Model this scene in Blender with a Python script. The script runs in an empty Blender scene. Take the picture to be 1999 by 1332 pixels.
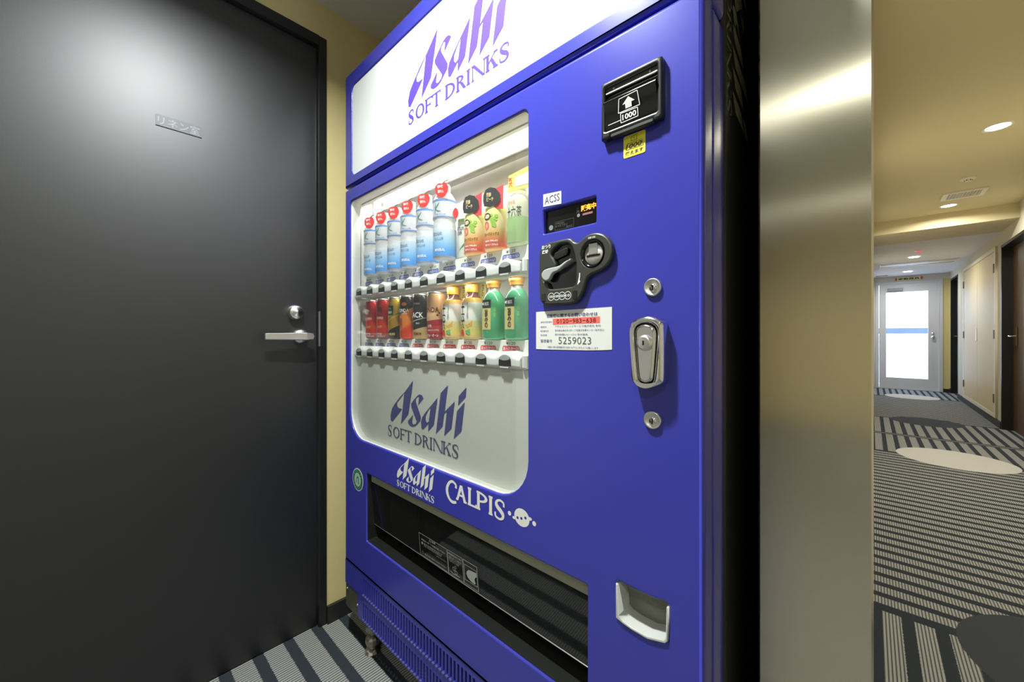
import bpy, math, random
from mathutils import Vector, Matrix
from mathutils.geometry import tessellate_polygon
random.seed(4)
PI = math.pi
SC = bpy.context.scene
COL = SC.collection

# ------------------------------------------------------------------ camera, world, light, exposure
F_PX, YAW = 755.0, math.atan(700.5 / 755.0)
cam_d = bpy.data.cameras.new('camera'); cam = bpy.data.objects.new('camera', cam_d); COL.objects.link(cam)
cam_d.sensor_fit = 'HORIZONTAL'; cam_d.sensor_width = 36.0; cam_d.lens = 36.0 * F_PX / 1999.0
cam_d.shift_y = -9.5 / 1999.0
cam_d.clip_start = 0.02; cam_d.clip_end = 200
cam.location = (0, 0, 1.0); cam.rotation_euler = (PI / 2, 0, YAW)
SC.camera = cam
w = bpy.data.worlds.new('world'); SC.world = w; w.use_nodes = True
w.node_tree.nodes['Background'].inputs[0].default_value = (0.55, 0.70, 1.0, 1)
w.node_tree.nodes['Background'].inputs[1].default_value = 7.0
SC.view_settings.view_transform = 'Standard'; SC.view_settings.look = 'None'
SC.view_settings.exposure = 0.0; SC.view_settings.gamma = 1.0
SC.view_settings.use_curve_mapping = False
try:
    SC.cycles.use_denoising = True
    SC.cycles.sample_clamp_indirect = 4.0
    SC.cycles.max_bounces = 8; SC.cycles.transparent_max_bounces = 24
    SC.cycles.caustics_reflective = False; SC.cycles.caustics_refractive = False
except Exception:
    pass
WARM = (1.0, 0.97, 0.88)
# downlights: x, y, ceiling height, watts
LAMPS = [(-0.56, 0.13, 2.145, 28.0, (.96, 1.0, 1.0)), (0.25, -0.80, 2.145, 6.0, (.97, 1.0, .95)), (0.25, -2.70, 2.145, 16.0, (.97, 1.0, .95)),
         (0.56, 1.75, 2.26, 10.0, WARM), (0.56, 3.69, 2.26, 16.0, WARM), (0.55, 5.60, 2.26, 14.0, WARM),
         (0.45, 7.90, 2.12, 8.0, (1, .98, .93)), (0.47, 9.60, 2.12, 7.0, (1, .98, .93))]

# ------------------------------------------------------------------ helpers
def link(o): COL.objects.link(o); return o

def srgb(r, g, b):
    f = lambda c: (c / 255 / 12.92) if c / 255 <= .04045 else ((c / 255 + .055) / 1.055) ** 2.4
    return (f(r), f(g), f(b), 1)

def mat(name, col, rough=.5, metal=0.0, spec=.5, coat=0.0, bump=0.0, bscale=200.0, alpha=1.0, emit=None, estr=0.0, var=0.0, vscale=8.0):
    m = bpy.data.materials.new(name); m.use_nodes = True
    nt = m.node_tree; b = nt.nodes['Principled BSDF']
    b.inputs['Base Color'].default_value = col if len(col) == 4 else (*col, 1)
    b.inputs['Roughness'].default_value = rough; b.inputs['Metallic'].default_value = metal
    b.inputs['Specular IOR Level'].default_value = spec; b.inputs['Coat Weight'].default_value = coat
    b.inputs['Coat Roughness'].default_value = .08
    b.inputs['Alpha'].default_value = alpha
    if emit: b.inputs['Emission Color'].default_value = (*emit[:3], 1); b.inputs['Emission Strength'].default_value = estr
    tc = nt.nodes.new('ShaderNodeTexCoord')
    if bump > 0:
        n = nt.nodes.new('ShaderNodeTexNoise'); n.inputs['Scale'].default_value = bscale; n.inputs['Detail'].default_value = 3
        bp = nt.nodes.new('ShaderNodeBump'); bp.inputs['Strength'].default_value = bump; bp.inputs['Distance'].default_value = .001
        nt.links.new(tc.outputs['Object'], n.inputs['Vector']); nt.links.new(n.outputs['Fac'], bp.inputs['Height'])
        nt.links.new(bp.outputs['Normal'], b.inputs['Normal'])
    if var > 0:
        n = nt.nodes.new('ShaderNodeTexNoise'); n.inputs['Scale'].default_value = vscale; n.inputs['Detail'].default_value = 4
        mx = nt.nodes.new('ShaderNodeMix'); mx.data_type = 'RGBA'
        c = b.inputs['Base Color'].default_value
        mx.inputs['A'].default_value = (c[0] * (1 - var), c[1] * (1 - var), c[2] * (1 - var), 1)
        mx.inputs['B'].default_value = (min(1, c[0] * (1 + var)), min(1, c[1] * (1 + var)), min(1, c[2] * (1 + var)), 1)
        nt.links.new(tc.outputs['Object'], n.inputs['Vector']); nt.links.new(n.outputs['Fac'], mx.inputs['Factor'])
        nt.links.new(mx.outputs['Result'], b.inputs['Base Color'])
    return m

def glassmat(name, tint=(1, 1, 1), gloss=(1, 1, 1), rough=0.0, ior=1.45, veil=0.0, veil_col=(.6, .6, .55)):
    """clear sheet: what lies behind shows through, the surface mirrors by Fresnel"""
    m = bpy.data.materials.new(name); m.use_nodes = True; nt = m.node_tree; nt.nodes.clear()
    o = nt.nodes.new('ShaderNodeOutputMaterial'); t = nt.nodes.new('ShaderNodeBsdfTransparent'); g = nt.nodes.new('ShaderNodeBsdfGlossy')
    f = nt.nodes.new('ShaderNodeMath'); f.operation = 'MULTIPLY_ADD'; mx = nt.nodes.new('ShaderNodeMixShader')
    lw = nt.nodes.new('ShaderNodeLayerWeight'); lw.inputs[0].default_value = .5
    pw = nt.nodes.new('ShaderNodeMath'); pw.operation = 'POWER'; pw.inputs[1].default_value = 5.0
    nt.links.new(lw.outputs['Facing'], pw.inputs[0]); nt.links.new(pw.outputs[0], f.inputs[0])
    f0 = ((ior - 1) / (ior + 1)) ** 2
    t.inputs[0].default_value = (*tint, 1); g.inputs[0].default_value = (*gloss, 1); g.inputs['Roughness'].default_value = rough
    f.inputs[1].default_value = 1 - f0; f.inputs[2].default_value = f0
    nt.links.new(f.outputs[0], mx.inputs[0]); nt.links.new(g.outputs[0], mx.inputs[2])
    if veil > 0:
        d = nt.nodes.new('ShaderNodeBsdfDiffuse'); d.inputs[0].default_value = (*veil_col, 1)
        m2 = nt.nodes.new('ShaderNodeMixShader'); m2.inputs[0].default_value = veil
        nt.links.new(t.outputs[0], m2.inputs[1]); nt.links.new(d.outputs[0], m2.inputs[2]); nt.links.new(m2.outputs[0], mx.inputs[1])
    else:
        nt.links.new(t.outputs[0], mx.inputs[1])
    nt.links.new(mx.outputs[0], o.inputs[0])
    return m

def zmat(name, stops, rough=.3, interp='CONSTANT', H=.22, metal=0.0, slope=0.0, alpha=1.0):
    """printed label: colour runs up the height of the pack; slope tilts the borders"""
    m = mat(name, (1, 1, 1), rough, metal); nt = m.node_tree; b = nt.nodes['Principled BSDF']
    b.inputs['Alpha'].default_value = alpha
    tc = nt.nodes.new('ShaderNodeTexCoord'); sx = nt.nodes.new('ShaderNodeSeparateXYZ'); nt.links.new(tc.outputs['Object'], sx.inputs[0])
    a = nt.nodes.new('ShaderNodeMath'); a.operation = 'MULTIPLY_ADD'; a.inputs[1].default_value = slope
    nt.links.new(sx.outputs[0], a.inputs[0]); nt.links.new(sx.outputs[2], a.inputs[2])
    d = nt.nodes.new('ShaderNodeMath'); d.operation = 'DIVIDE'; d.inputs[1].default_value = H; nt.links.new(a.outputs[0], d.inputs[0])
    r = nt.nodes.new('ShaderNodeValToRGB'); r.color_ramp.interpolation = interp
    e = r.color_ramp.elements
    while len(e) < len(stops): e.new(.5)
    for k, (p, c) in enumerate(stops): e[k].position = p; e[k].color = c
    nt.links.new(d.outputs[0], r.inputs[0]); nt.links.new(r.outputs[0], b.inputs['Base Color'])
    return m

ROOT = {}
class G:
    """collects faces of one mesh, in world metres"""
    def __init__(s): s.v = []; s.f = []; s.m = []; s.s = []; s.mi = 0; s.j = 0
    def add(s, vs, fs, smooth=False, mi=None):
        o = len(s.v); s.v += [tuple(p) for p in vs]
        for f in fs: s.f.append(tuple(i + o for i in f)); s.m.append(s.mi if mi is None else mi); s.s.append(smooth)
        return s
    def box(s, x0, x1, y0, y1, z0, z1, mi=None, b=0.0):
        if b > 0:
            vs = []
            for z, i in ((z0, b), (z0 + b, 0), (z1 - b, 0), (z1, b)):
                vs += [(x0 + b, y0 + i, z), (x1 - b, y0 + i, z), (x1 - i, y0 + b, z), (x1 - i, y1 - b, z), (x1 - b, y1 - i, z), (x0 + b, y1 - i, z), (x0 + i, y1 - b, z), (x0 + i, y0 + b, z)]
            fs = [tuple(range(7, -1, -1)), tuple(range(24, 32))]
            for k in range(3):
                for j in range(8): fs.append((k * 8 + j, k * 8 + (j + 1) % 8, k * 8 + 8 + (j + 1) % 8, k * 8 + 8 + j))
            return s.add(vs, fs, False, mi)
        vs = [(x, y, z) for z in (z0, z1) for y in (y0, y1) for x in (x0, x1)]
        return s.add(vs, [(0, 2, 3, 1), (4, 5, 7, 6), (0, 1, 5, 4), (2, 6, 7, 3), (0, 4, 6, 2), (1, 3, 7, 5)], False, mi)
    def lathe(s, prof, c, axis='Z', n=24, mi=None, a0=0.0, a1=2 * PI, smooth=True, mis=None):
        full = abs(a1 - a0 - 2 * PI) < 1e-6; N = n if full else n + 1; vs = []
        for r, h in prof:
            for k in range(N):
                a = a0 + (a1 - a0) * k / n; p = (r * math.cos(a), r * math.sin(a), h)
                if axis == 'Y': p = (p[0], h, p[1])
                if axis == 'X': p = (h, p[0], p[1])
                vs.append((c[0] + p[0], c[1] + p[1], c[2] + p[2]))
        flip = axis == 'Y'
        for j in range(len(prof) - 1):
            fs = []
            for k in range(n):
                k2 = (k + 1) % N; q = (j * N + k, j * N + k2, j * N + N + k2, j * N + N + k)
                fs.append(q[::-1] if flip else q)
            if j == 0: base = len(s.v); s.v += [tuple(p) for p in vs]
            for f in fs: s.f.append(tuple(i + base for i in f)); s.m.append(mis[j] if mis else (s.mi if mi is None else mi)); s.s.append(smooth)
        return s
    def tube(s, pts, r, n=8, mi=None, caps=True):
        pts = [Vector(p) for p in pts]; vs = []
        R = r if isinstance(r, (list, tuple)) else [r] * len(pts)
        for i, p in enumerate(pts):
            d = (pts[min(i + 1, len(pts) - 1)] - pts[max(i - 1, 0)]).normalized()
            u = d.orthogonal().normalized() if i == 0 else (u - d * u.dot(d)).normalized()
            v = d.cross(u)
            vs += [tuple(p + (u * math.cos(2 * PI * k / n) + v * math.sin(2 * PI * k / n)) * R[i]) for k in range(n)]
        fs = [(i * n + k, i * n + (k + 1) % n, (i + 1) * n + (k + 1) % n, (i + 1) * n + k) for i in range(len(pts) - 1) for k in range(n)]
        s.add(vs, fs, True, mi)
        if caps: s.add(vs, [tuple(range(n - 1, -1, -1)), tuple(range((len(pts) - 1) * n, len(pts) * n))], False, mi)
        return s
    def plate(s, outer, y0, depth, holes=(), bev=0.0, seg=3, mi=None, side=None, back=True, hb=None):
        """sheet parallel to the machine's front: outlines in (x, z), front at y0"""
        def area(p): return sum(p[i][0] * p[(i + 1) % len(p)][1] - p[(i + 1) % len(p)][0] * p[i][1] for i in range(len(p)))
        loops = [list(outer) if area(outer) > 0 else list(outer)[::-1]] + [list(h) if area(h) < 0 else list(h)[::-1] for h in holes]
        def off(p, d):
            if d == 0: return p
            r = []; n = len(p)
            for i in range(n):
                a, b, c = Vector(p[i - 1]), Vector(p[i]), Vector(p[(i + 1) % n])
                e1 = (b - a); e2 = (c - b)
                if e1.length < 1e-9 or e2.length < 1e-9: r.append(p[i]); continue
                e1.normalize(); e2.normalize(); n1 = Vector((-e1.y, e1.x)); n2 = Vector((-e2.y, e2.x)); m = n1 + n2
                k = max(m.length_squared, .5); m = m * (2 / k); r.append((b.x + m.x * d, b.y + m.y * d))
            return r
        if depth <= 0: s.j += 1; y0 -= s.j % 40 * 6e-6
        hb = bev if hb is None else hb
        rings = []
        n = seg if bev > 0 else 0
        for k in range(n + 1):
            t = (k / n * PI / 2) if n else 0
            rings.append((bev * (1 - math.sin(t)) if n else 0, y0 + (bev * (1 - math.cos(t)) if n else 0)))
        rings.append((0, y0 + depth))
        first = [off(l, rings[0][0] * (1 if q == 0 or bev == 0 else hb / bev)) for q, l in enumerate(loops)]
        tris = tessellate_polygon([[Vector((q[0], q[1], 0)) for q in l] for l in first])
        flat = [q for l in first for q in l]; fs = []
        for t in tris:
            a, b, c = (flat[i] for i in t)
            cr = (b[0] - a[0]) * (c[1] - a[1]) - (b[1] - a[1]) * (c[0] - a[0])
            if abs(cr) < 1e-12: continue
            fs.append(tuple(t) if cr > 0 else tuple(t)[::-1])
        s.add([(q[0], rings[0][1], q[1]) for q in flat], fs, False, mi)
        if depth <= 0: return s
        if back:
            fl = [q for l in loops for q in l]
            s.add([(q[0], y0 + depth, q[1]) for q in fl], [f[::-1] for f in fs], False, mi)
        for q_, l in enumerate(loops):
            L = len(l); vs = []; kf = 1 if q_ == 0 or bev == 0 else hb / bev
            for d, y in rings: vs += [(q[0], (y0 + (y - y0) * kf) if y < y0 + depth - 1e-9 else y, q[1]) for q in off(l, d * kf)]
            fs2 = [(j * L + L + i, j * L + L + (i + 1) % L, j * L + (i + 1) % L, j * L + i) for j in range(len(rings) - 1) for i in range(L)]
            s.add(vs, fs2, bev > 0, side if side is not None else mi)
        return s
    def xform(s, fn): s.v = [fn(*p) for p in s.v]; return s
    def mesh(s, name, mats, org=(0, 0, 0)):
        me = bpy.data.meshes.new(name)
        me.from_pydata([(p[0] - org[0], p[1] - org[1], p[2] - org[2]) for p in s.v], [], s.f)
        for m in (mats if isinstance(mats, (list, tuple)) else [mats]): me.materials.append(m)
        me.polygons.foreach_set('material_index', s.m); me.polygons.foreach_set('use_smooth', s.s); me.update()
        return me
    def obj(s, name, mats, parent=None, label=None, cat=None, group=None, kind=None):
        org = ROOT.get(parent.name, (0, 0, 0)) if parent else None
        if org is None:
            xs, ys, zs = zip(*s.v); org = ((min(xs) + max(xs)) / 2, (min(ys) + max(ys)) / 2, min(zs))
        o = bpy.data.objects.new(name, s.mesh(name, mats, org)); link(o)
        if parent: o.parent = parent; ROOT[o.name] = org
        else: o.location = org; ROOT[o.name] = org
        tag(o, label, cat, group, kind); return o

def tag(o, label=None, cat=None, group=None, kind=None):
    if label: o['label'] = label
    if cat: o['category'] = cat
    if group: o['group'] = group
    if kind: o['kind'] = kind
    return o

def root(name, loc, label=None, cat=None, group=None, kind=None):
    o = bpy.data.objects.new(name, None); link(o); o.location = loc; o.empty_display_size = .05
    ROOT[o.name] = tuple(loc); return tag(o, label, cat, group, kind)

def rr(x0, x1, z0, z1, r, n=5):
    R = r if isinstance(r, (list, tuple)) else (r,) * 4      # bl, br, tr, tl
    p = []
    for (cx, cz, a), q in zip(((x0, z0, 180), (x1, z0, 270), (x1, z1, 0), (x0, z1, 90)), R):
        if q <= 0: p.append((cx, cz)); continue
        ox = cx + q * (1 if cx == x0 else -1); oz = cz + q * (1 if cz == z0 else -1)
        for k in range(n + 1):
            t = math.radians(a + 90 * k / n); p.append((ox + q * math.cos(t), oz + q * math.sin(t)))
    return p
def circ(cx, cz, rx, rz=None, n=20): rz = rz or rx; return [(cx + rx * math.cos(2 * PI * k / n), cz + rz * math.sin(2 * PI * k / n)) for k in range(n)]

# ---- lettering
def text_g(body, x0, x1, z0, z1, y, g=None, mi=None, stretch=True, bold=0.0, res=2, space=1.0, line=1.0, shear=0.0, align='LEFT'):
    cu = bpy.data.curves.new('t', 'FONT'); cu.body = body; cu.resolution_u = res; cu.offset = bold; cu.space_line = line
    cu.space_character = space; cu.shear = shear; cu.align_x = align
    o = bpy.data.objects.new('t', cu)
    me = bpy.data.meshes.new_from_object(o)
    g = g or G()
    if len(me.vertices):
        xs = [v.co.x for v in me.vertices]; ys = [v.co.y for v in me.vertices]
        ax, bx, ay, by = min(xs), max(xs), min(ys), max(ys)
        sx = (x1 - x0) / max(bx - ax, 1e-6); sz = (z1 - z0) / max(by - ay, 1e-6)
        if not stretch: sx = sz = min(sx, sz)
        cx, cz = (x0 + x1) / 2, (z0 + z1) / 2
        vs = [(cx + (v.co.x - (ax + bx) / 2) * sx, y, cz + (v.co.y - (ay + by) / 2) * sz) for v in me.vertices]
        fs = []
        for p in me.polygons:
            f = tuple(p.vertices); fs.append(f if p.normal.z > 0 else f[::-1])
        g.add(vs, fs, False, mi)
    bpy.data.objects.remove(o); bpy.data.meshes.remove(me); bpy.data.curves.remove(cu)
    return g

def ribbon(pts, ws):
    L, R = [], []
    for i, p in enumerate(pts):
        a = Vector(pts[max(i - 1, 0)]); b = Vector(pts[min(i + 1, len(pts) - 1)]); d = (b - a).normalized(); n = Vector((-d.y, d.x)) * ws[i] / 2
        L.append((p[0] + n.x, p[1] + n.y)); R.append((p[0] - n.x, p[1] - n.y))
    return [[L[i], L[i + 1], R[i + 1], R[i]] for i in range(len(pts) - 1)]
def smooth_path(pts, n=4):
    out = []
    P = [pts[0]] + list(pts) + [pts[-1]]
    for i in range(1, len(P) - 2):
        for k in range(n):
            t = k / n; a, b, c, d = P[i - 1], P[i], P[i + 1], P[i + 2]
            out.append(tuple(.5 * (2 * b[j] + (c[j] - a[j]) * t + (2 * a[j] - 5 * b[j] + 4 * c[j] - d[j]) * t * t + (3 * b[j] - a[j] - 3 * c[j] + d[j]) * t ** 3) for j in range(len(b))))
    out.append(tuple(pts[-1])); return out
def closed(pts, n=2):
    for _ in range(2):
        out = []
        for i in range(len(pts)):
            p, q = pts[i], pts[(i + 1) % len(pts)]
            out += [(p[0] * .8 + q[0] * .2, p[1] * .8 + q[1] * .2), (p[0] * .2 + q[0] * .8, p[1] * .2 + q[1] * .8)]
        pts = out
    return pts
def serif_glyph(ch, x0, x1, z0, z1, st, th, sl):
    """roman capital drawn as polygons: st stem, th hairline, sl serif overhang"""
    W, H = x1 - x0, z1 - z0; q = []
    X = lambda u: x0 + u * W
    Zf = lambda v: z0 + v * H
    def rect(a, b, c, d): q.append([(a, c), (b, c), (b, d), (a, d)])
    def stem(a, top=True, bot=True, w_=st, lf=sl, rt=sl):
        rect(a, a + w_, z0, z1)
        if bot: rect(a - lf, a + w_ + rt, z0, z0 + th)
        if top: rect(a - lf, a + w_ + rt, z1 - th, z1)
    def curve(p, ws, n=4):
        s_ = smooth_path([(X(a), Zf(b), w_) for (a, b), w_ in zip(p, ws)], n)
        q.extend(ribbon([(a, b) for a, b, c in s_], [c for a, b, c in s_]))
    def arc(cx, cz, rx, rz, a0, a1, n=14):
        o, i = [], []
        for k in range(n + 1):
            t = math.radians(a0 + (a1 - a0) * k / n); o.append((cx + rx * math.cos(t), cz + rz * math.sin(t)))
            i.append((cx + (rx - st) * math.cos(t), cz + (rz - th) * math.sin(t)))
        q.extend([[o[k], o[k + 1], i[k + 1], i[k]] for k in range(n)])
    if ch == 'S':
        h = st / 2
        curve([(.88, .70), (.86, .9), (.62, .985), (.42, .97), (.22, .86), (.2, .7), (.36, .57), (.62, .44), (.8, .3), (.78, .12), (.56, .015), (.34, .02), (.12, .1), (.09, .3)],
              [th, th, th, th, st * .7, st, st * 1.1, st * 1.1, st, st * .7, th, th, th, th])
    elif ch == 'C':
        curve([(.9, .72), (.9, .88), (.62, .97), (.36, .88), (.17, .66), (.13, .45), (.22, .24), (.42, .08), (.66, .04), (.95, .1)], [th * 1.6, th * 1.2, th * 1.3, st * .8, st, st * 1.1, st, st * .8, th * 1.6, th * 1.2])
    elif ch == 'O': arc((x0 + x1) / 2, (z0 + z1) / 2, W / 2, H / 2, 0, 360, 26)
    elif ch == 'D':
        stem(x0 + sl, rt=0); rx = W - sl - st * .5; arc(x0 + sl + st * .5, (z0 + z1) / 2, rx, H / 2, -90, 90)
    elif ch in 'RP':
        stem(x0 + sl, rt=0 if False else sl); b = .5 if ch == 'R' else .42
        arc(x0 + sl + st * .5, (z1 + Zf(b)) / 2, W * (.78 if ch == 'R' else .99) - sl - st * .5, H * (1 - b) / 2, -90, 90)
        if ch == 'R': q.append([(X(.38), Zf(.5)), (X(.38) + st * 1.2, Zf(.5)), (x1 + sl * .4, z0), (x1 - st * 1.1, z0)])
    elif ch == 'I': stem((x0 + x1 - st) / 2)
    elif ch == 'T':
        stem((x0 + x1 - st) / 2, top=False); rect(x0, x1, z1 - th, z1); rect(x0, x0 + th, z1 - H * .2, z1); rect(x1 - th, x1, z1 - H * .2, z1)
    elif ch == 'F':
        stem(x0 + sl); rect(x0 + sl, x1, z1 - th, z1); rect(x1 - th, x1, z1 - H * .2, z1); rect(x0 + sl, X(.8), Zf(.5) - th / 2, Zf(.5) + th / 2); rect(X(.8) - th, X(.8), Zf(.4), Zf(.6))
    elif ch == 'L':
        stem(x0 + sl, rt=sl); rect(x0 + sl, x1, z0, z0 + th); rect(x1 - th, x1, z0, z0 + H * .2)
    elif ch == 'N':
        stem(x0 + sl, w_=th, top=True); stem(x1 - sl - th, w_=th, bot=False); q.append([(x0 + sl * .4, z1), (x1 - sl - st, z0), (x1 - sl, z0), (x0 + sl * .4 + st * 1.2, z1)])
    elif ch == 'K':
        stem(x0 + sl); a = x0 + sl + st
        q.append([(a, Zf(.38)), (x1 - sl - th, z1), (x1 - sl + th * .3, z1), (a, Zf(.38) + th * 1.5)]); rect(X(.68), x1, z1 - th, z1)
        q.append([(X(.42), Zf(.56)), (X(.42) + st * .9, Zf(.64)), (x1, z0), (x1 - st * 1.3, z0)]); rect(X(.62), x1 + sl * .5, z0, z0 + th)
    elif ch == 'A':
        m = (x0 + x1) / 2
        q.append([(x0 + sl * .6, z0), (x0 + sl * .6 + th * 1.5, z0), (m + th, z1), (m - th, z1)])
        q.append([(x1 - sl - st, z0), (x1 - sl * .5, z0), (m + st * .4, z1), (m - st * .5, z1)])
        rect(X(.27), X(.73), Zf(.3), Zf(.3) + th); rect(x0, x0 + sl * 1.6 + th, z0, z0 + th); rect(x1 - sl * 1.5 - st, x1, z0, z0 + th)
    return q
def soft_drinks(g, x0, x1, z0, z1, y, mi=None, heavy=1.0):
    ext = [('S', .009, .08), ('O', .101, .206), ('F', .213, .297), ('T', .297, .39), ('D', .434, .535), ('R', .545, .637), ('I', .635, .686), ('N', .689, .812), ('K', .81, .908), ('S', .918, 1.0)]
    W, H = x1 - x0, z1 - z0
    for ch, a, b in ext:
        for p in serif_glyph(ch, x0 + a * W, x0 + b * W, z0, z1, H * .175 * heavy, H * .075 * heavy, H * .070):
            g.plate(p, y, 0, mi=mi)
    return g
BEER = {  # outline of the wide slanted word mark, in a unit box
 'A': [(.346, .985), (.329, .768), (.276, .249), (.166, .004), (.217, .69), (.107, .451), (.107, .37), (.129, .335), (.183, .336), (.139, .233), (.029, .0), (.004, .021), (.0, .135), (.022, .285), (.058, .382), (.149, .584), (.226, .716)],
 's': [(.49, .654), (.419, .494), (.429, .65), (.415, .668), (.388, .618), (.383, .564), (.406, .466), (.455, .261), (.449, .181), (.383, .049), (.347, .015), (.302, .015), (.272, .064), (.274, .113), (.347, .267), (.334, .149), (.334, .083), (.352, .063), (.388, .097), (.397, .147), (.32, .425), (.318, .491), (.356, .583), (.41, .69), (.441, .721), (.471, .707)],
 'a': [(.672, .719), (.624, .168), (.553, .008), (.555, .165), (.484, .016), (.462, .036), (.456, .157), (.471, .254), (.509, .358)],
 'h': [(.795, .988), (.758, .476), (.873, .705), (.835, .183), (.751, .01), (.782, .479), (.752, .433), (.731, .182), (.65, .005), (.709, .815)],
 'i': [(.981, .726), (.946, .184), (.862, .006), (.898, .532)], 'd': [(1.0, 1.0), (.992, .821), (.91, .643), (.917, .818)]}
AH = [(.584, .498), (.547, .41), (.52, .311), (.518, .22), (.534, .176), (.559, .205)]
def word_mark(g, x0, x1, z0, z1, y, mi=None):
    W, H = x1 - x0, z1 - z0; T = lambda p: [(x0 + a * W, z0 + b * H) for a, b in p]
    for k, p in BEER.items(): g.plate(T(p), y, 0, holes=[T(AH)] if k == 'a' else [], mi=mi)
    return g

# ------------------------------------------------------------------ materials
M = {}
M['blue'] = mat('blue_enamel', (.046, .050, .39), .24, spec=.45, coat=.12, bump=.02, bscale=60, var=.05, vscale=3)
M['blue_dark'] = mat('blue_enamel_rim', (.045, .042, .42), .2, coat=.3)
M['black_paint'] = mat('black_satin_paint', srgb(30, 31, 29), .35)
M['door_black'] = mat('black_satin_door', srgb(10, 12, 13), .43, spec=.8, bump=.10, bscale=900, var=.06, vscale=2.5)
_b = M['door_black'].node_tree.nodes['Principled BSDF']; _b.inputs['Coat Weight'].default_value = .55; _b.inputs['Coat Roughness'].default_value = .43
M['frame_black'] = mat('black_frame', srgb(30, 31, 30), .35)
M['ochre'] = mat('ochre_wallpaper', srgb(226, 210, 148), .75, bump=.25, bscale=350, var=.03, vscale=30)
M['beige'] = mat('beige_wallpaper', srgb(212, 205, 184), .8, bump=.2, bscale=350)
M['ceil'] = mat('ceiling_wallpaper', srgb(212, 200, 162), .85, bump=.2, bscale=300)
M['ceil_white'] = mat('pale_ceiling', srgb(224, 222, 222), .85)
M['ceil_grey'] = mat('grey_green_ceiling', srgb(228, 229, 216), .85)
M['white_acr'] = mat('white_acrylic_sign', srgb(240, 243, 240), .22, spec=.5)
M['case_white'] = mat('off_white_case', srgb(222, 222, 214), .5)
M['case_grey'] = mat('grey_case_back', srgb(232, 229, 225), .55)
M['white_pl'] = mat('white_plastic', srgb(240, 240, 236), .3)
M['purple'] = mat('violet_ink', srgb(96, 74, 205), .4)
M['navy'] = mat('slate_blue_ink', srgb(70, 76, 140), .4)
M['navy_thin'] = mat('grey_blue_ink', srgb(80, 86, 120), .4)
M['white_ink'] = mat('white_vinyl', srgb(236, 236, 228), .45)
M['ink'] = mat('black_ink', srgb(30, 30, 34), .5)
M['ink_grey'] = mat('grey_ink', srgb(90, 92, 92), .5)
M['ink_navy'] = mat('navy_ink', srgb(60, 60, 120), .5)
M['black_pl'] = mat('black_plastic', srgb(34, 35, 33), .35, bump=.05, bscale=500)
M['coin_pl'] = mat('charcoal_plastic', srgb(58, 60, 52), .38, bump=.15, bscale=900)
M['black_gl'] = mat('black_gloss_plastic', srgb(18, 18, 20), .12, coat=.5)
M['steel'] = mat('bright_steel', (.62, .62, .58), .2, metal=1)
M['chrome'] = mat('chrome', (.86, .86, .84), .13, metal=1)
M['satin'] = mat('satin_nickel', (.84, .84, .80), .33, metal=1)
M['dull'] = mat('dull_zinc', (.40, .38, .32), .38, metal=1, bump=.2, bscale=80)
M['brass'] = mat('brass', (.55, .44, .22), .35, metal=1)
M['bronze'] = mat('antique_bronze', (.22, .17, .09), .4, metal=1)
M['yellow'] = mat('yellow_sticker', srgb(240, 232, 70), .45)
M['paper'] = mat('white_label_paper', srgb(232, 233, 224), .5, var=.03, vscale=40)
M['red_band'] = mat('salmon_red_band', srgb(238, 118, 104), .5)
M['red_ink'] = mat('dark_red_ink', srgb(150, 40, 34), .5)
M['green_ink'] = mat('green_ink', srgb(30, 110, 80), .5)
M['pale_green'] = mat('pale_green_ink', srgb(170, 205, 180), .5)
M['screen'] = mat('dark_screen', srgb(16, 15, 15), .15)
M['led'] = mat('led_orange', (.1, .03, .01), .4, emit=(1.0, .30, .03), estr=3.2)
M['led_dim'] = mat('led_dim', (.25, .12, .12), .4, emit=(.6, .15, .13), estr=.25)
M['lamp'] = mat('lamp_glow', (1, 1, 1), .5, emit=(1, .95, .85), estr=14.0)
M['lamp_ring'] = mat('lamp_trim', srgb(225, 220, 205), .35)
M['glass'] = glassmat('display_glass', tint=(.97, .98, .97), veil=.02, veil_col=(.8, .8, .78))  # faint diffuse veil mixed in to mimic pale reflections on the glass
M['door_glass'] = glassmat('door_glass', tint=(.95, .98, 1))
M['smoke'] = glassmat('smoked_acrylic', tint=(.60, .62, .58), rough=.03, ior=1.5, veil=.015, veil_col=(.4, .42, .38))
M['tube'] = mat('fluorescent_tube', srgb(150, 147, 140), .2)
M['tray'] = mat('dark_tray', srgb(24, 25, 24), .4)
M['tray_grey'] = mat('olive_grey_strip', srgb(150, 149, 130), .5)
M['white_door'] = mat('white_steel_door', srgb(225, 228, 235), .4)
M['closet'] = mat('cream_laminate', srgb(222, 205, 155), .5, var=.02)
M['closet_fr'] = mat('white_trim', srgb(232, 226, 205), .45)
M['brown'] = mat('brown_wood_door', srgb(92, 70, 52), .4, var=.12, vscale=3)
M['baseb'] = mat('charcoal_baseboard', srgb(38, 38, 38), .5)
M['concrete'] = mat('white_parapet', srgb(235, 238, 240), .8)
M['band_grey'] = mat('grey_band', srgb(100, 110, 130), .6)

def steel_mat():
    m = mat('brushed_stainless', (.84, .77, .60), .25, metal=1); nt = m.node_tree; b = nt.nodes['Principled BSDF']
    b.inputs['Anisotropic'].default_value = 1.0; b.inputs['Anisotropic Rotation'].default_value = .25
    tg = nt.nodes.new('ShaderNodeTangent'); tg.direction_type = 'RADIAL'; tg.axis = 'X'
    nt.links.new(tg.outputs[0], b.inputs['Tangent'])
    return m
M['pillar'] = steel_mat()

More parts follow.
